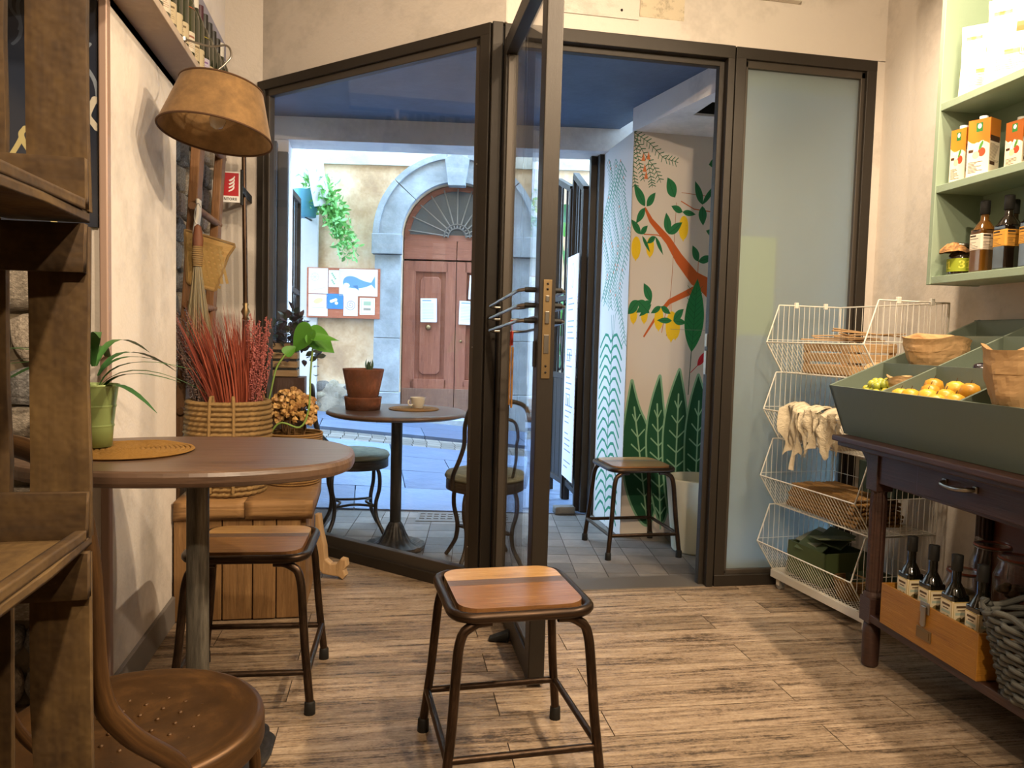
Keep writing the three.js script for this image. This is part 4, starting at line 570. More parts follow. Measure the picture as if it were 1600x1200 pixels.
// ---------- stools ----------
function makeStool(label) {
  const s = thing('stool', label, 'stool'), H = .49, w = .178, f = .2;
  const rr = (a, y, c) => { const o = []; for (let q = 0; q < 4; q++) for (let i = 0; i <= 6; i++) { const t = q * PI / 2 + i / 6 * PI / 2; o.push([(q === 0 || q === 3 ? 1 : -1) * (a - c) + c * cos(t), y, (q < 2 ? 1 : -1) * (a - c) + c * sin(t)]); } return o; };
  mesh('seat_rim', tube(rr(w, H - .022, .06), .0135, 96, 10, true, .0), M.stoolIron, s);
  const sh = a => rr(a, 0, .055).map(p => [p[0], p[2]]);
  const ws = [[-.165, -.06, M.stoolWood2], [-.06, -.015, M.walnut], [-.015, .165, M.stoolWood]];
  for (const [z0, z1, m] of ws) { let P = clip(clip(sh(.162), 0, 1, -z0 - .0), 0, -1, z1 - .0008); mesh('seat_plank', uvm(slab(P, H - .032, H - .004), 'x', [z0 * 9, z1 * 7]), m, s); }
  for (const [x, z] of [[1, 1], [1, -1], [-1, 1], [-1, -1]]) {
    const l = mesh('leg', tube([[x * .085, H - .036, z * .165], [x * .12, H - .038, z * .166], [x * .155, H - .06, z * .168], [x * .168, H - .11, z * .172], [x * .182, .2, z * .186], [x * f, .03, z * f]], .0125, 40, 10, false, .3), M.stoolIron, s);
    mesh('rubber_foot', lathe([[0, 0], [.017, 0], [.016, .035], [.0125, .04]], 12, x * f, 0, z * f), M.rubber, l);
  }
  const y1 = .125, k = .192; for (const [a, b] of [[[-k, y1, -k], [k, y1, -k]], [[-k, y1, k], [k, y1, k]], [[-k, y1 + .002, -k], [-k, y1 + .002, k]], [[k, y1 + .002, -k], [k, y1 + .002, k]]]) mesh('stretcher', rod(a, b, .0095, .0095, 10), M.stoolIron, s);
  return s;
}
const stool0 = makeStool('wood-topped metal stool standing alone beside the open glass door');
stool0.position.set(.385, 0, -1.985); stool0.rotation.y = .05;
dup(stool0, [-.345, 0, -2.53], -.05, 'wood-topped metal stool pushed under the round wooden table by the bench');
dup(stool0, [1.452, -.006, -4.015], .03, 'wood-topped metal stool in front of the painted mural');
// ---------- round tables ----------
function flutedBase(R, h) { const g = lathe([[.03, h], [.034, h * .97], [.045, h * .8], [.06, h * .55], [R * .55, h * .27], [R * .85, h * .1], [R, .03], [R, .008], [R * .97, 0], [0, 0]], 96), p = g.attributes.position; for (let i = 0; i < p.count; i++) { const x = p.getX(i), z = p.getZ(i), y = p.getY(i), a = Math.atan2(z, x), k = y > .012 && y < h * .95 ? 1 + .05 * Math.abs(sin(a * 8)) : 1; p.setX(i, x * k); p.setZ(i, z * k); } g.computeVertexNormals(); return g; }
{
  const t = thing('bistro_table', 'walnut-topped pedestal table indoors with a woven mat on it', 'table', [-.43, 0, -2.1]);
  const pts = []; for (let i = 0; i < 80; i++) { const a = i / 80 * 2 * PI, c = cos(a), s = sin(a), e = 2 / 2.5; pts.push([Math.sign(c) * Math.abs(c) ** e * .41 - .01, Math.sign(s) * Math.abs(s) ** e * .305 * (1 + .012 * sin(a * 5))]); }
  const top = extr(pts.map(([x, z]) => [x, -z]), .014, .012).rotateX(-PI / 2).translate(0, .805, 0);
  mesh('tabletop', uvm(top, 'x'), M.walnut, t);
  mesh('pole', lathe([[.0, .1], [.03, .1], [.028, .4], [.028, .79], [.06, .793], [.06, .797], [0, .797]], 28), blotMat([[0, 0x4a443b], [.5, 0x6b6458], [1, 0x8a8375]], [4, 4], .5, .0006, { metalness: .5 }), t);
  mesh('fluted_base', flutedBase(.19, .12), M.outIron, t);
}
{
  const g = []; for (let i = 0; i < 13; i++) { const R = .012 + i * .0118, o = new THREE.TorusGeometry(R, .006, 5, 40 + i * 5).rotateX(PI / 2).scale(1, .6, 1), p = o.attributes.position; for (let k = 0; k < p.count; k++) { const a = Math.atan2(p.getZ(k), p.getX(k)); p.setY(k, p.getY(k) * (1 + .35 * sin(a * (10 + i * 7)))); } o.computeVertexNormals(); g.push(o.translate(-.60, .836, -2.1)); }
  solo('placemat', g, woodMat(0x8a5c20, 0xb98636, 0xd6a655, [16, 16], .8, { bump: .002 }), 'round woven straw placemat on the indoor walnut table', 'placemat');
}
{
  const p = thing('potted_plant', 'small arching green plant in a green metal pot on the straw placemat', 'plant', [-.685, .842, -2.12]);
  mesh('pot', lathe([[0, 0], [.041, 0], [.0445, .05], [.0465, .052], [.0465, .056], [.045, .058], [.0495, .1], [.0515, .102], [.0515, .106], [.05, .108], [.056, .152], [.0595, .155], [.0595, .16], [.055, .16], [.046, .07], [0, .07]], 30), flat(0x8a9a5e, .35, { metalness: .3 }), p);
  mesh('soil', lathe([[0, .125], [.051, .125]], 20), flat(0x2e2016, .95), p);
  const lm = [leafM(0x2f5a2c), leafM(0x3e6e33)], r = rng(90);
  for (let i = 0; i < 16; i++) { const a = i * 2.4 + .3, L = .2 + r() * .12, g = leafGeo(L, .024, .9, 8); const m = mesh('leaf', g.rotateX(-.1), lm[i % 2], p); m.position.set(.012 * cos(a), .13 + (i % 4) * .025, .012 * sin(a)); m.rotation.set(0, PI - a + PI / 2, 0); m.rotateX(-.25 - r() * .4); }
}
{
  const t = thing('bistro_table', 'round brown pedestal table outside with a terracotta pot on it', 'table', [.16, -.006, -4.12]);
  mesh('tabletop', uvm(lathe([[0, .722], [.35, .722], [.37, .732], [.37, .742], [.355, .752], [0, .752]], 56), 'x'), M.walnut, t);
  mesh('pole', lathe([[0, .13], [.03, .13], [.03, .70], [.05, .715], [.05, .722], [0, .722]], 24), M.outIron, t);
  mesh('fluted_base', flutedBase(.155, .15), M.outIron, t);
}
{
  const y = .747, p = thing('terracotta_pot', 'terracotta flower pot on a saucer holding a small aloe, on the outdoor table', 'flower pot', [-.02, y, -4.12]);
  mesh('pot', lathe([[0, .03], [.072, .03], [.108, .21], [.108, .215], [.1, .215], [.095, .2], [0, .2]], 30), M.terracotta, p);
  mesh('saucer', lathe([[0, 0], [.09, 0], [.097, .06], [.099, .068], [.092, .068], [.085, .01], [0, .01]], 30), M.terracotta, p);
  const sp = leafGeo(.075, .02, .5, 4); for (let i = 0; i < 11; i++) { const m = mesh('succulent_leaf', sp, leafM(0x4d6b4a), p); m.position.set(.03, .2, .02); m.rotation.set(0, i * 2.4, 0); m.rotateX(.15 + (i % 4) * .22); m.scale.setScalar(.7 + .1 * (i % 4)); }
}
solo('placemat', mg([...Array(8)].map((_, i) => new THREE.TorusGeometry(.012 + i * .0165, .0085, 5, 36).rotateX(PI / 2).scale(1, .5, 1).translate(.25, .75, -4.15))), M.wicker, 'round woven placemat under the coffee cup on the outdoor table', 'placemat');
{
  const c = thing('coffee_cup', 'small cream coffee cup on the outdoor table', 'cup', [.27, .752, -4.15], .5);
  mesh('bowl', lathe([[0, .004], [.022, 0], [.026, .004], [.036, .03], [.042, .06], [.04, .06], [.034, .03], [.02, .008], [0, .008]], 28), flat(0xcfc6b4, .3), c);
  mesh('handle', new THREE.TorusGeometry(.016, .004, 8, 18, 4).rotateZ(2.2).translate(-.045, .034, 0), flat(0xcfc6b4, .3), c);
}
// ---------- curvy metal chairs ----------
function makeChair(label, R, fm, cushion) {
  const c = thing('metal_chair', label, 'chair'), H = .44;
  if (cushion) { mesh('seat_ring', lathe([[0, H - .06], [R * .95, H - .06], [R, H - .055], [R, H - .01], [R * .97, H - .005], [0, H - .005]], 40), fm, c); mesh('cushion', lathe([[0, H - .004], [R * 1.0, H - .004], [R * 1.04, H + .008], [R * 1.0, H + .026], [R * .8, H + .036], [0, H + .04]], 40), blotMat([[0, 0x6c6d56], [.5, 0x7f8068], [1, 0x8f907a]], [4, 4], .8, .001), c); }
  else { const pr = [[0, H - .012], [R * .4, H - .01], [R * .8, H - .002], [R * .95, H + .004], [R, H], [R + .004, H - .012], [R + .004, H - .045], [R - .004, H - .05], [R - .006, H - .02], [0, H - .03]]; mesh('seat', lathe(pr, 64), fm, c); const d = []; for (let i = -3; i <= 3; i++) for (let j = -3; j <= 3; j++) { const x = i * .04 + (j % 2) * .02, z = j * .036; if (Math.hypot(x, z) < .13) d.push(ball(.005, x, H - .011, z, 6).scale(1, 1, 1)); } mesh('seat_studs', d, fm, c); }
  for (let i = 0; i < 4; i++) { const a = PI / 4 + i * PI / 2, P = (r, y) => [r * cos(a), y, r * sin(a)]; mesh('leg', tube([P(R * .78, H - .03), P(R * .93, H - .09), P(R * .94, H - .17), P(R * .82, H - .26), P(R * .86, .1), P(R * 1.05, .035), P(R * 1.16, .004)], .0115, 36, 8), fm, c); }
  const y = .165, q = R * .83; for (let i = 0; i < 4; i++) { const a = PI / 4 + i * PI / 2, b = a + PI / 2; mesh('stretcher', tube([[q * cos(a), y, q * sin(a)], [q * .45 * cos((a + b) / 2), y + .004, q * .45 * sin((a + b) / 2)], [q * cos(b), y, q * sin(b)]], .0075, 20, 6), fm, c); }
  const k = R / .2, B = (w0, w1, top, rr, z0) => [[-.185 * w0, H - .045, z0], [-.19 * w0, H + .03, z0 + .03], [-.175 * w0, H + .12, z0 + .105], [-.16 * w0, H + .2, z0 + .135], [-.158 * w1, H + top * .75, z0 + .15], [-.12 * w1, H + top * .95, z0 + .155], [0, H + top, z0 + .155], [.12 * w1, H + top * .95, z0 + .155], [.158 * w1, H + top * .75, z0 + .15], [.16 * w0, H + .2, z0 + .135], [.175 * w0, H + .12, z0 + .105], [.19 * w0, H + .03, z0 + .03], [.185 * w0, H - .045, z0]].map(([x, y2, z]) => [x * k, y2, z * k]);
  mesh('back_frame', tube(B(1, 1, cushion ? .41 : .54, 0, .085), cushion ? .011 : .0155, 90, 10), fm, c);
  mesh('back_inner_loop', tube(B(.5, .52, cushion ? .33 : .46, 0, .15).slice(1, -1).map(([x, y2, z]) => [x, y2 + .0, z]), .008, 60, 8), fm, c);
  return c;
}
{
  const c = makeChair('brown metal chair with round studded seat facing the indoor table', .222, M.chairIron, false); c.position.set(-.405, 0, -1.445); c.rotation.y = -.5;
  const o = makeChair('wrought iron chair with green seat pad, its backrest beside the wooden post', .2, M.outIron, true); o.position.set(-.07, -.006, -4.53); o.rotation.y = -1.45;
  dup(o, [.60, -.006, -3.84], .08, 'wrought iron chair with green seat pad, its backrest against the glass door post');
}
// ---------- stacked fruit crates ----------
function makeCrate(label, y, H) {
  const c = thing('wooden_crate', label, 'crate', [-.325, y, -1.0]), W = .385, L = .52, r = rng(Math.round(y * 100)); const p = (n, x0, x1, y0, y1, z0, z1, ax) => mesh(n, uvm(rough(new THREE.BoxGeometry(x1 - x0, y1 - y0, z1 - z0, 4, 4, 4).translate((x0 + x1) / 2, (y0 + y1) / 2, (z0 + z1) / 2), .0022, 9, r() * 50), ax, [r() * 3, r() * 3]), M.crate, c);
  for (const z of [0, L - .014]) { for (const [a, b] of [[-.066, -.001], [-.185, -.088], [-.3, -.206], [-W, -.32]]) p('end_board', a, b, .012, H - .004, z, z + .012, 'y'); const zb = z ? z - .013 : .012; p('end_batten', -W, 0, .013, .07, zb, zb + .013, 'x'); p('end_batten', -W, 0, H - .06, H - .004, zb, zb + .013, 'x'); }
  for (let i = 0; i < 4; i++) p('floor_board', -W + i * .097, -W + i * .097 + .093, 0, .012, .0, L, 'z');
  for (const y0 of [.03, .15, .27]) if (y0 + .09 < H) p('side_slat', -W, -W + .01, y0, y0 + .09, .012, L - .014, 'z');
  p('front_rail', -.012, 0, .012, .024, .026, L - .03, 'z');
  return c;
}
makeCrate('rough wooden fruit crate, topmost of the stack beside the stone wall', 1.272, .40);
makeCrate('rough wooden fruit crate, second from the top of the stack', .883, .388);
makeCrate('rough wooden fruit crate, third from the top of the stack', .494, .388);
makeCrate('rough wooden fruit crate, lowest of the stack on the floor', .105, .388);
solo('crate_plinth', uvm(rbx(-.71, -.33, .001, .104, -.99, -.49, .005)), M.crate, 'low timber plinth under the stacked crates', 'plinth');
{
  const t = canvasTex(512, 1024, (g, w, h) => { g.fillStyle = '#2c3342'; g.fillRect(0, 0, w, h); const r = rng(19); for (let i = 0; i < 26; i++) { g.strokeStyle = ['#d9d2c0', '#8f9aa8', '#b9ad7a', '#4b5668'][i % 4]; g.lineWidth = 8 + r() * 22; g.lineCap = 'round'; const x = r() * w, y = r() * h; g.beginPath(); g.moveTo(x, y); g.bezierCurveTo(x + (r() - .5) * 160, y + r() * 120, x + (r() - .5) * 160, y + r() * 180, x + (r() - .5) * 120, y + 120 + r() * 160); g.stroke(); } });
  const p = thing('abstract_panel', 'glossy dark blue panel with swirling pale strokes behind the crates', 'painting', [-.965, 1.43, -2.405]);
  mesh('panel', rbx(-.205, .205, 0, .64, -.012, .012, .003), M.rubber, p);
  mesh('painted_face', box(.41, .64, .002, 0, .32, .0135), new THREE.MeshPhysicalMaterial({ map: t, roughness: .18, clearcoat: 1, clearcoatRoughness: .1 }), p);
}
// ---------- outdoors in the vestibule ----------
{
  const p = thing('white_planter', 'tall plain cream planter in front of the mural', 'planter', [1.80, -.006, -3.95]);
  mesh('pot', lathe([[0, 0], [.115, 0], [.122, .01], [.165, .4], [.168, .41], [.16, .41], [.118, .03], [0, .03]], 44), flat(0xcdc7ae, .5), p);
  mesh('soil', lathe([[0, .34], [.15, .34]], 20), flat(0x2e241a, .95), p);
  const b = solo('wooden_post', uvm(rough(new THREE.BoxGeometry(.19, .885, .19, 4, 10, 4), .004, 6).translate(-.455, .437, -4.70), 'y'), woodMat(0x2c1c14, 0x4e362a, 0x735444, [1.4, 2.5], .8, { bump: .003 }), 'squared dark timber post outside holding the purple plant', 'post');
  const t = thing('slatted_planter', 'slatted wooden pot of purple trailing plant on the timber post', 'plant', [-.475, .882, -4.70]);
  for (let k = 0; k < 4; k++) mesh('slat', uvm(rbx(-.075, .075, k * .052 + .002, k * .052 + .04, -.075, .075, .004)), M.paleWood, t);
  mesh('liner', bx(-.068, .068, .001, .2, -.068, .068), M.rubber, t);
  const sh = leafGeo(.06, .034, .3, 3), r = rng(52), ms = [0x3a2a35, 0x4a3a42, 0x2c3a2a].map(c => leafM(c));
  const out = [[], [], []]; for (let i = 0; i < 240; i++) { const a = r() * 6.28, q = Math.sqrt(r()), d = r(); const g = sh.clone().scale(.7 + r() * .5, .7 + r() * .5, 1).rotateX(-r() * 2).rotateY(r() * 6.28).translate(.02 + q * .14 * cos(a) + .05 * d, .22 + .15 * (1 - q) - d * d * .26 * q + r() * .05, q * .13 * sin(a)); out[Math.floor(r() * 3)].push(g); }
  out.forEach((g, i) => { const m = mesh('foliage', mg(g), ms[i], t); m.userData.kind = 'stuff'; });
  mesh('sprig_stem', tube([[.05, .2, .05], [.13, .22, .06], [.17, .16, .06], [.19, .1, .06]], .0025, 16, 5), flat(0x4a3a32, .8), t);
  for (let i = 0; i < 8; i++) { const m = mesh('sprig_leaf', sh, ms[2], t); m.position.set(.12 + (i >> 1) * .022, .21 - (i >> 1) * .03, .065); m.rotation.set(-.2, 0, (i % 2 ? -1.3 : 2.0)); m.scale.setScalar(.95); }
}

// ---------- right side: wall shelf with groceries ----------
M.sage = flat(0x8fa08a, .55, { bumpMap: fineBump, bumpScale: .0002 });
M.sageDark = flat(0x667163, .55, { bumpMap: fineBump, bumpScale: .0002 });
const frameAt = (O, th) => (x, y, z) => [O[0] + x * cos(th) + z * sin(th), y, O[2] - x * sin(th) + z * cos(th)];
const S = frameAt([2.1, 0, -2.56], TH), T = frameAt([1.80, 0, -2.42], TH), KT = .09, K = frameAt([1.81, 0, -3.275], KT);
{
  const s = thing('wall_shelf', 'sage green wall shelf unit holding groceries', 'shelf', [2.1, 0, -2.56], TH);
  mesh('side_panel', rbx(-.004, .205, 1.392, 2.75, -.062, -.04, .002), M.sage, s);
  mesh('side_panel', rbx(-.004, .205, 1.392, 2.75, 1.7, 1.722, .002), M.sage, s);
  for (const y of [1.394, 1.735, 2.04, 2.72]) mesh('shelf_board', rbx(0, .2, y, y + .028, -.04, 1.7, .002), M.sage, s);
  mesh('back_panel', bx(.195, .205, 1.42, 2.72, -.04, 1.7), M.sage, s);
}
// stand-up food pouches on the top board
{
  const pt = (acc, seed) => canvasTex(256, 384, (g, w, h) => { g.fillStyle = '#f4f1ea'; g.fillRect(0, 0, w, h); const r = rng(seed); g.fillStyle = acc; g.fillRect(w * .1, h * .12, w * .35, h * .05); g.fillRect(w * .55, h * .3, w * .3, h * .12); g.fillStyle = '#9fb255'; g.fillRect(w * .35, h * .62, w * .3, h * .06); g.fillStyle = '#8a7c68'; for (let i = 0; i < 7; i++) g.fillRect(w * .2, h * (.7 + i * .025), w * (.2 + r() * .4), 4); g.strokeStyle = '#a0522d'; g.lineWidth = 4; g.beginPath(); g.arc(w * .72, h * .66, w * .09, 0, 7); g.stroke(); g.fillStyle = acc; g.font = 'bold 30px sans-serif'; g.fillText('bio', w * .66, h * .68); });
  const tx = [new THREE.MeshPhysicalMaterial({ map: pt('#d9a441', 1), roughness: .5 }), new THREE.MeshPhysicalMaterial({ map: pt('#c9622a', 2), roughness: .5 })];
  const pouch = (m, w, h, pos, ry, label) => { const g = prep(new THREE.BoxGeometry(w, h, .07, 10, 14, 4)), p = g.attributes.position; for (let i = 0; i < p.count; i++) { const y = p.getY(i) / h + .5, x = p.getX(i) / w * 2; p.setZ(i, p.getZ(i) * (1.05 - .93 * y * y) * (1 - .5 * x * x) + .006 * noise3(x * 3, y * 6, 2)); p.setX(i, p.getX(i) * (1 - .06 * Math.sin(y * 3.1))); p.setY(i, p.getY(i) + h / 2); } g.computeVertexNormals(); const t = thing('food_pouch', label, 'pouch', pos, ry); mesh('bag', g, m, t); mesh('seal', rbx(-w / 2, w / 2, h - .004, h + .012, -.003, .003, .001), M.white, t); };
  pouch(tx[0], .15, .25, S(.09, 2.069, .055), TH - .75, 'white stand-up food pouch next to the shelf side panel');
  pouch(tx[1], .165, .28, S(.075, 2.069, .215), TH - .85, 'white and brown stand-up food pouch on the top shelf board');
  pouch(tx[0], .15, .26, S(.10, 2.069, .40), TH - .9, 'third white food pouch on the top shelf board');
}
{
  const ct = (acc, seed, side) => canvasTex(256, 512, (g, w, h) => { const r = rng(seed); g.fillStyle = '#f1e2c8'; g.fillRect(0, 0, w, h); g.fillStyle = acc; g.fillRect(0, 0, w, h * .34); g.beginPath(); g.moveTo(0, h * .34); g.bezierCurveTo(w * .4, h * .52, w * .6, h * .3, w, h * .46); g.lineTo(w, 0); g.lineTo(0, 0); g.fill(); g.fillStyle = '#2f7a3a'; g.fillRect(w * .36, h * .06, w * .3, h * .16); g.fillStyle = '#f6f3ea'; g.beginPath(); g.arc(w * .51, h * .12, w * .09, 0, 7); g.fill(); g.fillStyle = '#fbf7ee'; for (let i = 0; i < 9; i++) { g.beginPath(); g.ellipse(w * (.25 + r() * .6), h * (.4 + r() * .22), 12, 26, r() * 3, 0, 7); g.fill(); } g.fillStyle = '#b5482a'; if (!side) { g.beginPath(); g.ellipse(w * .66, h * .58, 44, 40, 0, 0, 7); g.fill(); g.fillStyle = '#e7c9a0'; g.beginPath(); g.ellipse(w * .4, h * .62, 40, 34, 0, 0, 7); g.fill(); g.fillStyle = '#4f8a34'; g.beginPath(); g.ellipse(w * .62, h * .46, 16, 44, .5, 0, 7); g.fill(); } g.fillStyle = '#5a3a24'; for (let i = 0; i < 8; i++) g.fillRect(w * .08, h * (.74 + i * .025), w * (.25 + r() * .4), 6); g.fillStyle = '#4b2d1c'; g.fillRect(w * .06, h * .52, w * .22, h * .05); });
  const side = canvasTex(256, 512, (g, w, h) => { g.fillStyle = '#efe3cf'; g.fillRect(0, 0, w, h); g.fillStyle = '#d5842c'; g.fillRect(0, 0, w, h * .36); g.fillStyle = '#4b3020'; g.fillRect(10, h * .3, w - 20, h * .1); g.fillRect(20, h * .75, w * .5, h * .06); g.fillStyle = '#7a6650'; for (let i = 0; i < 16; i++) g.fillRect(14, h * (.44 + i * .02), w * (.5 + (i * 37 % 40) / 100), 4); });
  const sm = new THREE.MeshPhysicalMaterial({ map: side, roughness: .45 });
  const carton = (acc, seed, w, h, d, pos, ry, label) => { const f = new THREE.MeshPhysicalMaterial({ map: ct(acc, seed), roughness: .45 }); const t = thing('drink_carton', label, 'carton', pos, ry); mesh('carton_side', prep(new THREE.BoxGeometry(w, h, d)).translate(0, h / 2, 0), sm, t); mesh('carton_front', sheet(w * .998, h * .998, .001).translate(0, h / 2, d / 2 + .0006), f, t); mesh('screw_cap', lathe([[0, 0], [.014, 0], [.014, .014], [0, .014]], 18, 0, h, d * .12), M.white, t); };
  carton('#df8a2a', 4, .062, .195, .062, S(.06, 1.763, .02), TH - PI / 2 + .25, 'slim orange and beige drink carton next to the shelf side');
  carton('#d97a22', 5, .075, .2, .07, S(.055, 1.763, .125), TH - PI / 2 + .45, 'wide orange drink carton showing red fruit, beside the slim carton');
  carton('#a55a1c', 6, .07, .17, .07, S(.11, 1.763, .24), TH - PI / 2 + .1, 'short brown drink carton behind the orange ones');
  carton('#9c5418', 7, .07, .17, .07, S(.11, 1.763, .33), TH - PI / 2 + .1, 'second short brown drink carton farther along the shelf');
}
{
  const bt = (bg, seed) => new THREE.MeshPhysicalMaterial({ map: canvasTex(256, 256, (g, w, h) => { g.fillStyle = bg; g.fillRect(0, 0, w, h); const r = rng(seed); g.fillStyle = '#3b3024'; g.fillRect(20, 26, 120, 26); g.fillRect(20, 76, 170, 10); for (let i = 0; i < 5; i++) g.fillRect(20, 130 + i * 22, 50 + r() * 120, 6); }), roughness: .7 });
  const oil = (lab, c, pos, ry, label) => { const t = thing('oil_bottle', label, 'bottle', pos, ry, 'oil bottles on the bottom shelf board'); const q = .031; mesh('glass_body', [rbx(-q, q, 0, .155, -q, q, .008, 3), lathe([[q * 1.15, .15], [.028, .165], [.014, .185], [.0125, .225], [0, .225]], 20)], flat(c, .06, { clearcoat: 1, transmission: .0 }), t); mesh('label', rbx(-q - .0008, q + .0008, .075, .14, -q - .0008, q + .0008, .008, 3), lab, t); mesh('cap', lathe([[0, .205], [.016, .205], [.0165, .25], [.015, .254], [0, .254]], 18), M.rubber, t); };
  const a = bt('#e5d6c2', 1), b = bt('#d69a3a', 2);
  oil(a, 0x5f3d12, S(.05, 1.422, .16), TH, 'square oil bottle with a cream label, amber oil inside, beside the jar');
  oil(b, 0x1a120c, S(.05, 1.422, .272), TH, 'square dark oil bottle with an ochre label in the front row');
  oil(a, 0x2c1c0e, S(.13, 1.422, .2), TH, 'square dark bottle with a cream label behind the front bottles');
  oil(b, 0x1a120c, S(.06, 1.422, .375), TH, 'next square dark oil bottle with an ochre label farther along the board');
  const j = thing('cork_topped_jar', 'round jar with yellow-green label 31 and a speckled cloth cover', 'jar', S(.055, 1.422, .045), 0);
  mesh('glass_body', lathe([[0, 0], [.042, 0], [.045, .006], [.045, .06], [.04, .075], [.03, .085], [.03, .1], [0, .1]], 28), flat(0x1f1408, .06, { clearcoat: 1 }), j);
  mesh('label', new THREE.CylinderGeometry(.0458, .0458, .048, 36, 1, true).translate(0, .036, 0), new THREE.MeshPhysicalMaterial({ map: canvasTex(512, 96, (g, w, h) => { g.fillStyle = '#8f9a1c'; g.fillRect(0, 0, w, h); g.fillStyle = '#e2d44a'; g.font = 'bold 74px serif'; g.textAlign = 'center'; for (const x of [.25, .5, .75, 1]) g.fillText('31', w * x - 30, 72); }), roughness: .7 }), j);
  mesh('lid', lathe([[0, .1], [.031, .1], [.032, .112], [.028, .116], [0, .116]], 20), M.steel, j);
  mesh('cloth_cover', rough(lathe([[0, .122], [.026, .119], [.045, .095], [.052, .083]], 22), .006, 40).translate(-.018, .0, -.012), blotMat([[0, 0x3a2618], [.5, 0x8a6236], [1, 0xc09058]], [14, 14], .9, .001, { own: true, side: THREE.DoubleSide }), j);
}
// ---------- wire basket rack ----------
const tiers = [1.016, .706, .396, .086];
{
  const R = thing('wire_basket_rack', 'white four-tier wire basket rack on casters beside the frosted window', 'rack', [1.81, 0, -3.275], KT);
  const wm = flat(0xe2ddd0, .4, { metalness: .1 }), L = .63, A = [.09, 0], B = [0, .138], C = [.058, .31], D = [.395, .31], E = [.395, 0];
  tiers.forEach((y0, k) => {
    const f = [], w = [], P = (q, z) => [q[0], y0 + q[1] + .004, z], rd = (a, b) => f.push(rod(a, b, .0032, .0032, 6)), wr = (a, b) => w.push(rod(a, b, .0014, .0014, 5));
    for (const z of [0, L]) { const Q = [A, B, C, D, E]; for (let i = 0; i < 5; i++) rd(P(Q[i], z), P(Q[(i + 1) % 5], z)); for (let x = .03; x < .39; x += .0275) { const lo = x < .09 ? .138 * (1 - x / .09) : 0, hi = x < .058 ? .138 + (x / .058) * .172 : .31; wr(P([x, lo], z), P([x, hi], z)); } wr(P([.006, .15], z), P([.395, .15], z)); }
    rd(P(A, 0), P(A, L)); rd(P(B, 0), P(B, L)); rd(P(E, 0), P(E, L)); rd(P(D, 0), P(D, L));
    for (let z = .021; z < L; z += .021) { wr(P(A, z), P(B, z)); wr(P(A, z), P(E, z)); if (Math.round(z / .021) % 2) wr(P(E, z), P(D, z)); }
    wr(P([.395, .15], 0), P([.395, .15], L)); wr(P([.25, 0], 0), P([.25, 0], L));
    const b = mesh('basket_frame', f, wm, R); mesh('basket_wires', w, wm, b);
  });
  for (const z of [0, L]) for (const x of [.15, .31]) mesh('clip', rbx(x - .009, x + .009, 1.318, 1.345, z - .006, z + .006, .002), wm, R);
  meshes('base_strip', [rbx(.082, .094, .052, .088, -.005, L + .005, .002), rbx(.385, .397, .052, .088, -.005, L + .005, .002), rbx(.085, .395, .055, .088, -.006, .004, .002), rbx(.085, .395, .055, .088, L - .004, L + .006, .002)], wm, R);
  for (const [x, z] of [[.11, .03], [.11, L - .03], [.37, .03], [.37, L - .03]]) { const c = mesh('caster', [rod([x, .03, z], [x, .056, z], .008), rbx(x - .012, x + .012, .018, .045, z - .012, z + .012, .003)], wm, R); mesh('wheel', rod([x - .009, .021, z + .008], [x + .009, .021, z + .008], .02, .02, 16), flat(0x8d8a84, .6), c); }
}
// what lies in the baskets
const restW = (g, m, x, y, z, ry = 0) => at(g, ...K(x, y, z), KT + ry);
{
  const b = thing('slatted_box', 'pale slatted wooden box in the top wire basket', 'box', K(.245, tiers[0] + .008, .25), KT);
  for (const s of [-1, 1]) for (const y of [.004, .055, .1]) { mesh('slat', uvm(rbx(-.11, .11, y, y + .036, s * .16 - .004, s * .16 + .004, .002)), M.paleWood, b); mesh('slat', uvm(rbx(s * .112 - .004, s * .112 + .004, y, y + .036, -.155, .155, .002), 'z'), M.paleWood, b); }
  for (const x of [-1, 1]) for (const z of [-1, 1]) mesh('corner_post', uvm(rbx(x * .1 - .01, x * .1 + .01, 0, .14, z * .148 - .01, z * .148 + .01, .002), 'y'), M.paleWood, b);
  mesh('bottom', uvm(bx(-.108, .108, 0, .005, -.155, .155), 'z'), M.paleWood, b);
  const r = rng(14);
  for (let i = 0; i < 7; i++) { const s = solo('kindling_stick', uvm(rb(.3 + r() * .1, .006, .012, .002), 'x'), M.paleWood, 'thin wooden stick laid across the slatted box in the top wire basket', 'stick', 'sticks on the slatted box'); s.position.set(...K(.20 + .03 * i * .5, tiers[0] + .157 + i * .0065, .26 + .03 * (i % 3))); s.rotation.set(0, KT + .2 + (i % 4) * .35 - .6, (r() - .5) * .12); }
  for (let i = 0; i < 3; i++) { const d = solo('wood_slice', uvm(lathe([[0, 0], [.055, 0], [.058, .006], [.055, .014], [0, .014]], 24), 'x'), M.paleWood, ['round wood slice leaning in the near end of the top wire basket', 'round wood slice lying on the basket floor beside the slatted box', 'round wood slice on top of another in the top wire basket'][i], 'wood slice'); d.position.set(...K(.2 + .04 * i, tiers[0] + [.03, .008, .024][i], .49 + .03 * i)); d.rotation.set(i ? 0 : .5, 0, i ? 0 : .2); }
}
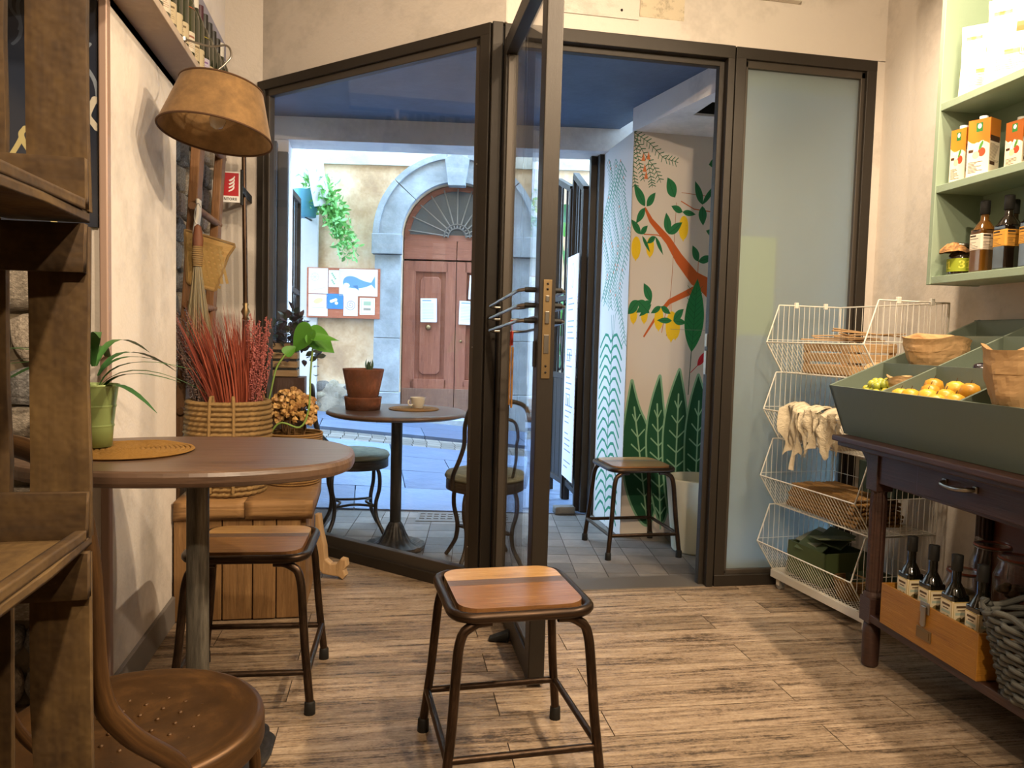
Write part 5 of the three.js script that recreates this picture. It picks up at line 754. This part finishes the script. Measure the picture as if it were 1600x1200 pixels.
{
  const ms = [0xcfc4ae, 0xc0b292, 0xd6ccb8].map(c => blotMat([[0, new THREE.Color(c).multiplyScalar(.8).getHex()], [1, c]], [6, 6], .9, .002)), r = rng(27);
  for (let i = 0; i < 6; i++) { const g = new THREE.IcosahedronGeometry(.062, 3).scale(1, .75, 1.05); const s = solo('cloth_bundle', rough(g, .016, 26, i * 8), ms[i % 3], 'crumpled cream cloth net bag bundled in the second wire basket', 'cloth bag', 'cloth bags in the second wire basket'); s.position.set(...K(.14 + (i % 2) * .12, tiers[1] + .052 + (i > 3 ? .07 : 0), .1 + (i % 4) * .13)); }
  for (let i = 0; i < 3; i++) { const w = [.16, .12, .14][i], len = [.34, .26, .22][i], g = new THREE.PlaneGeometry(w, len, 20, 26), p = g.attributes.position; for (let k = 0; k < p.count; k++) { const t = .5 - p.getY(k) / len, x = p.getX(k), e = x / w; const fold = .02 * noise3(e * 6 + i * 9, t * 2, 1) + .011 * noise3(e * 14, t * 5, i), over = .3; const rag = .05 * noise3(e * 5, 3 + i, 2) * t; p.setXYZ(k, t < over ? .10 - t * .40 + fold * .6 : -.016 + fold * .9, (t < over ? .15 + .035 * sin(t * 10) : .165 - (t - over) * len * .95) + rag + fold * .4, x * (1 - .45 * t) + fold * .8); } g.computeVertexNormals(); const s = solo('draped_cloth', g, flat(0xcdbfa2, .95, { side: THREE.DoubleSide, bumpMap: blotBump, bumpScale: .006 }), ['long cream cloth bag end hanging over the front of the second wire basket', 'short cream cloth bag end beside the long one on the second wire basket', 'crumpled cream cloth end near the tray on the second wire basket'][i], 'cloth bag', 'cloth ends over the second wire basket'); s.position.set(...K(0, tiers[1], .24 + i * .12)); s.rotation.y = KT; }
}
{
  for (let i = 0; i < 7; i++) { const g = []; const W2 = .235 - .006 * i; for (let k = 0; k < 16; k++) { const o = rod([-.11 + k * .0147, 0, -W2], [-.11 + k * .0147, 0, W2], .0075, .0075, 6); g.push(o); } const s = solo('woven_mat', rough(mg(g), .004, 60, i), M.wicker, 'flat woven seagrass mat stacked in the third wire basket', 'mat', 'mats in the third wire basket'); s.position.set(...K(.222, tiers[2] + .017 + i * .0165, .285 + .006 * (i % 3))); s.rotation.set(0, KT + .02 * (i % 3 - 1), 0); }
}
{
  M.boxGreen = flat(0x4c5a34, .6);
  const bxn = (pos, w, h, d, label, ry = 0, m = M.boxGreen) => { const t = thing('green_box', label, 'box', pos, KT + ry); meshes('wall_panel', [rbx(-w / 2, w / 2, 0, h, -d / 2, -d / 2 + .01, .002), rbx(-w / 2, w / 2, 0, h, d / 2 - .01, d / 2, .002), rbx(-w / 2, -w / 2 + .01, 0, h, -d / 2, d / 2, .002), rbx(w / 2 - .01, w / 2, 0, h, -d / 2, d / 2, .002)], m, t); mesh('base', bx(-w / 2 + .005, w / 2 - .005, 0, .008, -d / 2 + .005, d / 2 - .005), m, t); return t; };
  bxn(K(.235, tiers[3] + .008, .19), .22, .15, .26, 'olive green painted wooden box in the lowest wire basket');
  const cards = [[.2, .13, .16, .35], [.24, .14, .12, .2], [.27, .15, .2, .5], [.22, .15, .24, -.3]];
  cards.forEach(([x, y, z, a], i) => { const s = solo('folded_card', rb(.16, .008, .12, .003), flat([0x55654a, 0x8d9380, 0x4d5c45, 0x6b7a62][i], .7), ['dark green folder lying over the olive box', 'pale grey-green folder sticking out of the olive box', 'dark green folder slanting out of the olive box', 'grey-green folder at the back of the olive box'][i], 'folder'); s.position.set(...K(x, tiers[3] + .165 + i * .014, z)); s.rotation.set(a * .45, KT + a, .35 - i * .12); });
  bxn(K(.27, tiers[3] + .008, .47), .17, .09, .18, 'small dark green box in the near end of the lowest wire basket', .06, flat(0x33402c, .6));
  const b = thing('wicker_bowl', 'small brown wicker bowl in the front of the lowest wire basket', 'basket', K(.16, tiers[3] + .008, .44), 0);
  mesh('woven_body', coils(t => .045 + .02 * t, .085, 9, 40, 7, .2), M.wicker, b); mesh('base', lathe([[0, .003], [.045, .003]], 16), M.wicker, b);
  bxn(K(.285, tiers[2] + .145, .49), .14, .13, .2, 'dark green box standing on the mats of the third wire basket', .04, flat(0x33443a, .6));
}
// ---------- old dark table with display tray ----------
{
  const t = thing('display_table', 'dark antique table with fluted legs, drawer and lower shelf under the display tray', 'table', [1.80, 0, -2.42], TH);
  mesh('tabletop', uvm(mg([rbx(-.1, .485, .798, .82, -.16, 1.42, .006, 2), rbx(-.085, .48, .78, .8, -.145, 1.4, .006, 2)]), 'z'), M.darkTable, t);
  mesh('apron', uvm(mg([rbx(-.025, 0, .67, .782, -.02, 1.27, .003), rbx(-.02, .44, .67, .782, -.025, 0, .003), rbx(-.02, .44, .67, .782, 1.25, 1.275, .003)]), 'z'), M.darkTable, t);
  const dr = mesh('drawer', uvm(rbx(-.036, -.02, .682, .782, .25, .98, .003), 'z'), M.darkTable, t);
  mesh('handle', [tube([[-.036, .745, .385], [-.062, .742, .40], [-.066, .738, .45], [-.062, .742, .50], [-.036, .745, .515]], .007, 24, 8), rbx(-.042, -.035, .735, .755, .375, .395, .002), rbx(-.042, -.035, .735, .755, .505, .525, .002)], M.steel, dr);
  for (const [x, z] of [[0, 0], [.42, 0], [0, 1.25], [.42, 1.25]]) {
    const l = mesh('leg', [rod([x, .01, z], [x, .78, z], .021), lathe([[0, .0], [.022, .0], [.029, .01], [.03, .13], [.026, .165], [0, .165]], 20, x, 0, z), rbx(x - .032, x + .032, .165, .255, z - .032, z + .032, .003), lathe([[.034, .255], [.036, .265], [.028, .275]], 20, x, 0, z), rbx(x - .032, x + .032, .64, .79, z - .032, z + .032, .003)], M.darkTable, t);
    const fl = lathe([[.024, .27], [.028, .29], [.029, .6], [.026, .63], [.031, .645]], 72, x, 0, z), p = fl.attributes.position; for (let i = 0; i < p.count; i++) { const dx = p.getX(i) - x, dz = p.getZ(i) - z, a = Math.atan2(dz, dx), k = 1 - .09 * Math.max(0, cos(a * 12)); p.setX(i, x + dx * k); p.setZ(i, z + dz * k); } fl.computeVertexNormals(); mesh('fluted_column', fl, M.darkTable, l);
    if (z === 0 && x === 0) mesh('bracket', uvm(extr([[0, 0], [.03, .0], [.035, .05], [.075, .09], [.075, .11], [0, .11]], .04, .004).rotateY(PI / 2).translate(-.01, .68, -.03), 'y'), M.darkTable, l);
  }
  mesh('lower_shelf', uvm(rbx(-.03, .45, .172, .2, -.03, 1.28, .003), 'z'), M.darkTable, t);
  mesh('back_panel', uvm(rbx(.438, .452, .2, .68, -.02, 1.27, .002), 'z'), woodMat(0x4a2412, 0x6e3a1e, 0x8a5230, [1.2, 2], .5), t);
}
{
  const t = thing('display_tray', 'grey-green slanted wooden display tray with compartments of fruit', 'tray', [1.80, 0, -2.42], TH);
  const top = x => 1.003 + (x + .115) * .441, z0 = -.17, z1 = 1.38, fl = x => top(x) - .082;
  const end = z => extr([[-.045, .8215], [-.115, 1.003], [.475, top(.475)], [.475, .8215]], .014).translate(0, 0, z);
  mesh('end_panel', end(z0), M.sageDark, t); mesh('end_panel', end(z1 - .014), M.sageDark, t);
  mesh('front_panel', extr([[-.045, .8215], [-.115, 1.003], [-.099, 1.003], [-.029, .8215]], z1 - z0).translate(0, 0, z0), M.sageDark, t);
  mesh('back_panel', bx(.46, .475, .8215, top(.47), z0, z1), M.sageDark, t);
  mesh('tray_floor', extr([[-.07, fl(-.07)], [.46, fl(.46)], [.46, fl(.46) - .012], [-.066, fl(-.07) - .012]], z1 - z0 - .02).translate(0, 0, z0 + .01), M.sageDark, t);
  for (const x of [.09, .33]) mesh('row_divider', extr([[x, fl(x)], [x, top(x) - .002], [x + .011, top(x) - .002], [x + .011, fl(x)]], z1 - z0 - .02).translate(0, 0, z0 + .01), M.sageDark, t);
  for (const z of [.13, .5, .87]) mesh('column_divider', extr([[-.064, fl(-.064)], [-.1, 1.001], [.46, top(.46) - .003], [.46, fl(.46)]], .01).translate(0, 0, z), M.sageDark, t);
}
const trayY = x => 1.003 + (x + .115) * .441 - .082;
const SL = Math.atan(.441);
{
  // grapes
  const g = thing('grape_bunch', 'bunch of pale green grapes in the corner compartment of the display tray', 'grapes', T(-.015, trayY(-.015), -.01), TH);
  const r = rng(6), gm = [0xa8a83c, 0xb8ad3e, 0x98a03a].map(c => flat(c, .25, { clearcoat: .4 })), s = new THREE.SphereGeometry(.0125, 12, 9);
  for (let i = 0; i < 44; i++) { const m = mesh('grape', s, gm[i % 3], g), lay = Math.floor(i / 16), k = i % 16, a = k * 2.4, q = Math.sqrt(k / 16) * (.062 - lay * .012), x = q * cos(a) * .75; m.position.set(x, .013 + x * .441 + .021 * lay, q * sin(a) * 1.5); m.scale.setScalar(.95 + r() * .3); }
  mesh('stem', tube([[0, .05, 0], [.01, .07, .02], [.02, .075, .05]], .002, 10, 5), flat(0x6b5a2a, .8), g);
}
{
  const pm = [0xc99a2c, 0xd4a93a, 0xc08a2a].map(c => blotMat([[0, new THREE.Color(c).multiplyScalar(.75).getHex()], [.6, c], [1, c]], [6, 6], .35, 0));
  [[-.04, .2], [-.03, .27], [.0, .24], [-.02, .34], [.035, .31], [.03, .38], [-.04, .41], [-.045, .155], [.04, .2], [-.055, .345]].forEach(([x, z], i) => { const f = thing('yellow_plum', 'yellow plum in the front middle compartment of the display tray', 'plum', T(x, trayY(x) + .004, z), 0, 'plums in the display tray'); mesh('fruit', lathe([[0, .003], [.012, .0], [.026, .012], [.031, .031], [.025, .05], [.01, .058], [0, .055]], 20), pm[i % 3], f); mesh('stalk', rod([0, .055, 0], [.004, .068, .002], .0012), flat(0x4a3518, .9), f); });
  [[.16, .35, .3], [.2, .41, 1.2], [.17, .3, -.5]].forEach(([x, z, a], i) => { const f = thing('aubergine', ['small dark aubergine lying across the middle compartment', 'dark aubergine farther back in the middle compartment', 'dark aubergine beside the divider of the middle compartment'][i], 'aubergine', T(x, trayY(x) + .034, z), a); mesh('fruit', rough(lathe([[0, -.07], [.018, -.064], [.028, -.04], [.027, 0], [.02, .045], [.012, .06], [0, .062]], 20), .002, 20).rotateZ(PI / 2 - .2), flat(0x1c1420, .15, { clearcoat: .8 }), f); mesh('calyx', lathe([[.0, .0], [.014, -.006], [.013, -.012], [0, -.012]], 10).rotateZ(PI / 2).translate(-.056, -.012, 0), flat(0x4f5a2e, .8), f); });
}
function paperBag(label, pos, R, h, seed, ry = 0) {
  const g = new THREE.CylinderGeometry(R, R, h, 64, 24, true), p = g.attributes.position;
  for (let i = 0; i < p.count; i++) {
    const x = p.getX(i), y = p.getY(i), z = p.getZ(i), a = Math.atan2(z, x), t = y / h + .5, c = cos(a), s = sin(a);
    const crump = .05 * noise3(c * 3 + seed, t * 4, s * 3) + .035 * Math.abs(noise3(c * 7, t * 8 + seed, s * 7));
    const prof = .78 + .34 * sin(Math.min(1, t * 1.1) * 1.7) + (t > .85 ? (t - .85) * .5 : 0);
    const k = prof + crump; p.setXYZ(i, x * k * 1.15, (t + (t > .6 ? .12 * noise3(c * 1.6 + seed, 5, s * 1.6) : 0)) * h, z * k);
  }
  const q = prep(mergeVertices(new THREE.BufferGeometry().setAttribute('position', prep(g).attributes.position), 1e-5)); q.computeVertexNormals();
  const t = thing('paper_bag', label, 'paper bag', pos, ry); const m = flat(0xbf9a6c, .85, { side: THREE.DoubleSide, bumpMap: blotBump, bumpScale: .004 });
  mesh('bag', uvm(q), m, t); mesh('bag_bottom', rough(lathe([[0, .004], [R * .8, .004]], 20), .002, 30), m, t); return t;
}
paperBag('crumpled brown paper bag, open, in the row behind the grapes', T(.20, trayY(.20) + .012, -.02), .085, .12, 3, TH);
paperBag('crumpled brown paper bag lying by the grapes in the corner compartment', T(.03, trayY(.03) + .004, .055), .04, .06, 11, 0);
paperBag('large crumpled brown paper bag, open, next to the plum compartment', T(.0, trayY(.0) + .015, .66), .1, .17, 7, TH);
// ---------- under the table ----------
{
  const b = thing('wooden_bottle_box', 'varnished wooden box with a metal clasp holding dark bottles on the lower shelf', 'box', T(.02, .2005, .335), TH + .0);
  const w = .06, h = .14, L = .225; meshes('side', [uvm(rbx(-w, -w + .01, 0, h, -L, L, .002), 'z'), uvm(rbx(w - .01, w, 0, h, -L, L, .002), 'z')], M.boxWood, b); meshes('end', [uvm(rbx(-w, w, 0, h, -L - .006, -L + .004, .002)), uvm(rbx(-w, w, 0, h, L - .004, L + .006, .002))], M.boxWood, b); mesh('bottom', bx(-w + .005, w - .005, 0, .006, -L, L), M.boxWood, b);
  mesh('clasp', [rbx(-w - .004, -w, .115, .152, -.022, .022, .002), rbx(-w - .010, -w - .003, .075, .14, -.011, .011, .003), new THREE.TorusGeometry(.01, .003, 6, 14).rotateY(PI / 2).translate(-w - .007, .085, 0)], M.steel, b);
  mesh('name_plate', [rbx(-w - .003, -w, .03, .066, -.035, .035, .001), rbx(-w - .0045, -w - .002, .036, .06, -.026, .026, .0005)], M.brass, b);
  const lab = new THREE.MeshPhysicalMaterial({ map: canvasTex(256, 256, (g, W2, H2) => { g.fillStyle = '#d9c9a6'; g.fillRect(0, 0, W2, H2); g.strokeStyle = '#a2893e'; g.lineWidth = 8; g.strokeRect(12, 12, 232, 232); g.fillStyle = '#7a6a40'; g.beginPath(); g.moveTo(30, 200); g.quadraticCurveTo(90, 130, 140, 170); g.quadraticCurveTo(190, 120, 226, 200); g.fill(); g.fillStyle = '#4f3a1c'; g.fillRect(50, 44, 156, 22); g.fillRect(70, 84, 110, 10); g.fillStyle = '#a9b4a0'; g.fillRect(40, 110, 176, 26); }), roughness: .7 });
  ['dark glass bottle with cream label, first in the wooden box by the fluted leg', 'dark glass bottle with cream label, second in the wooden box', 'dark glass bottle with cream label, third in the wooden box', 'dark glass bottle, fourth in the wooden box beside the wicker basket'].forEach((l, i) => { const t = thing('dark_bottle', l, 'bottle', T(.02, .2075, .17 + i * .108), TH); const q = .029; mesh('glass_body', [rbx(-q, q, 0, .19, -q, q, .007, 3), lathe([[q * 1.1, .186], [.024, .205], [.0135, .225], [.0135, .28], [0, .28]], 20)], flat(0x0d0d09, .07, { clearcoat: 1 }), t); mesh('label', rbx(-q - .0008, q + .0008, .09, .175, -q - .0008, q + .0008, .007, 3), lab, t); mesh('cap', lathe([[0, .262], [.0165, .262], [.0165, .31], [0, .312]], 16), M.rubber, t); });
}
function glassJar(label, pos, r, h, fill) {
  const t = thing('glass_jar', label, 'jar', pos); mesh('glass_body', lathe([[0, .0], [r * .95, 0], [r, .008], [r, h * .72], [r * .8, h * .85], [r * .78, h * .92], [r * .74, h * .92], [r * .76, h * .85], [r * .95, h * .71], [r * .95, .012], [0, .01]], 28), M.glass, t);
  mesh('lid', lathe([[0, h * .93], [r * .82, h * .925], [r * .84, h * .95], [r * .8, h * .985], [r * .4, h], [0, h]], 28), M.glass, t); mesh('wire_bail', [new THREE.TorusGeometry(r * .84, .0022, 6, 30).rotateX(PI / 2).translate(0, h * .9, 0), tube([[0, h * .9, r * .84], [0, h * .8, r * 1.02], [0, h * .6, r * 1.03]], .002, 12, 5)], M.steel, t);
  mesh('gasket', new THREE.TorusGeometry(r * .8, .004, 6, 28).rotateX(PI / 2).translate(0, h * .922, 0), flat(0xa0543a, .7), t);
  if (fill) { const rr = rng(7), s = new THREE.SphereGeometry(.017, 8, 6), m = flat(fill, .7), o = []; for (let i = 0; i < 60; i++) { const a = rr() * 6.28, q = Math.sqrt(rr()) * (r * .95 - .02); o.push(s.clone().scale(1.1, .7, .9).translate(q * cos(a), .024 + rr() * h * .5, q * sin(a))); } const f = mesh('dried_contents', o, m, t); f.userData.kind = 'stuff'; }
}
glassJar('clip-top glass jar of dried nuts standing behind the first dark bottle', T(.2, .2005, .19), .062, .22, 0x8a7a5c);
glassJar('tall clip-top glass jar under the table, behind the dark bottles', T(.34, .2005, .14), .068, .30, null);
glassJar('wide clip-top glass jar under the table next to the tall one', T(.31, .2005, .30), .075, .30, 0x5a4a38);
{
  const b = thing('grey_wicker_basket', 'dark grey wicker basket on the lower shelf in front of the wooden box', 'basket', T(.08, .2005, .80), TH);
  const g = [], rows = 13, H = .24, w0 = .115, l0 = .19, N = 46; for (let k = 0; k < rows; k++) { const y = .008 + k * H / rows, s = 1 + .35 * k / rows, pts = []; for (let i = 0; i < N; i++) { const a = i / N * 2 * PI, c = cos(a), q = sin(a), e = .5; const bump = ((i + k) % 2 ? .006 : -.006); const lift = k === rows - 1 ? .012 * sin(a * 8) : 0; pts.push([Math.sign(c) * Math.abs(c) ** e * (w0 * s + bump), y + lift, Math.sign(q) * Math.abs(q) ** e * (l0 * s + bump)]); } g.push(tube(pts, .0085, N * 2, 6, true)); }
  mesh('woven_body', g, blotMat([[0, 0x3a3a36], [.5, 0x565650], [1, 0x74746c]], [8, 8], .8, .001), b);
  mesh('base', bx(-w0 * .9, w0 * .9, 0, .008, -l0 * .9, l0 * .9), M.rubber, b);
  glassJar('glass jar standing in the grey wicker basket', T(.08, .212, .77), .06, .2, null);
}

// ---------- ceiling spotlights over the right wall (their light lies on floor, shelf and left wall) ----------
function spot(pos, aim, power, cone, label) {
  const s = thing('ceiling_spotlight', label, 'spotlight', pos, 0, 'ceiling spotlights'); const d = V(...aim).sub(V(...pos)).normalize(), q = new THREE.Quaternion().setFromUnitVectors(V(0, -1, 0), d);
  mesh('mount', [rod([0, .11, 0], [0, 3.05 - pos[1], 0], .012), lathe([[0, 0], [.045, 0], [.045, .02], [0, .02]], 20, 0, 3.03 - pos[1], 0)], M.rubber, s);
  const h = lathe([[.044, -.01], [.045, .07], [.03, .11], [0, .112]], 28); h.applyQuaternion(q); mesh('housing', h, flat(0x1e1d1b, .5, { side: THREE.DoubleSide }), s);
  const b = lathe([[0, 0], [.04, 0], [.04, .012], [0, .012]], 24); b.applyQuaternion(q); mesh('bulb', b, flat(0xfff2dc, .4, { emissive: new THREE.Color(1, .72, .42), emissiveIntensity: 6 }), s);
  const l = new THREE.SpotLight(new THREE.Color(1, .78, .545), power * .41, 0, cone, .8, 2); l.position.copy(d).multiplyScalar(.02); s.add(l); s.add(l.target); l.target.position.copy(d).multiplyScalar(2); l.castShadow = true; l.shadow.radius = 2;
}
spot([1.95, 2.80, -2.05], [.6, .2, -2.4], 30, 1.15, 'black ceiling spotlight near the wall shelf, aimed at the floor by the door');
spot([1.90, 2.80, -1.25], [-.5, .8, -2.5], 42, 1.1, 'black ceiling spotlight aimed across the room at the plaster wall');
spot([1.55, 2.80, -2.35], [2.15, 2.1, -2.45], 26, .9, 'black ceiling spotlight aimed at the wall shelf');
spot([.9, 2.80, -.2], [-.2, .5, -1.9], 34, 1.1, 'black ceiling spotlight aimed at the indoor table and stools');
spot([1.0, 2.80, -1.4], [.5, 2.1, -3.4], 17, 1.25, 'black ceiling spotlight aimed at the wall above the doorway');
spot([.2, 2.80, .9], [.2, 1.7, -3.3], 52, 1.25, 'black ceiling spotlight farther back in the shop aimed at the shop window');

renderer.render(scene, camera);
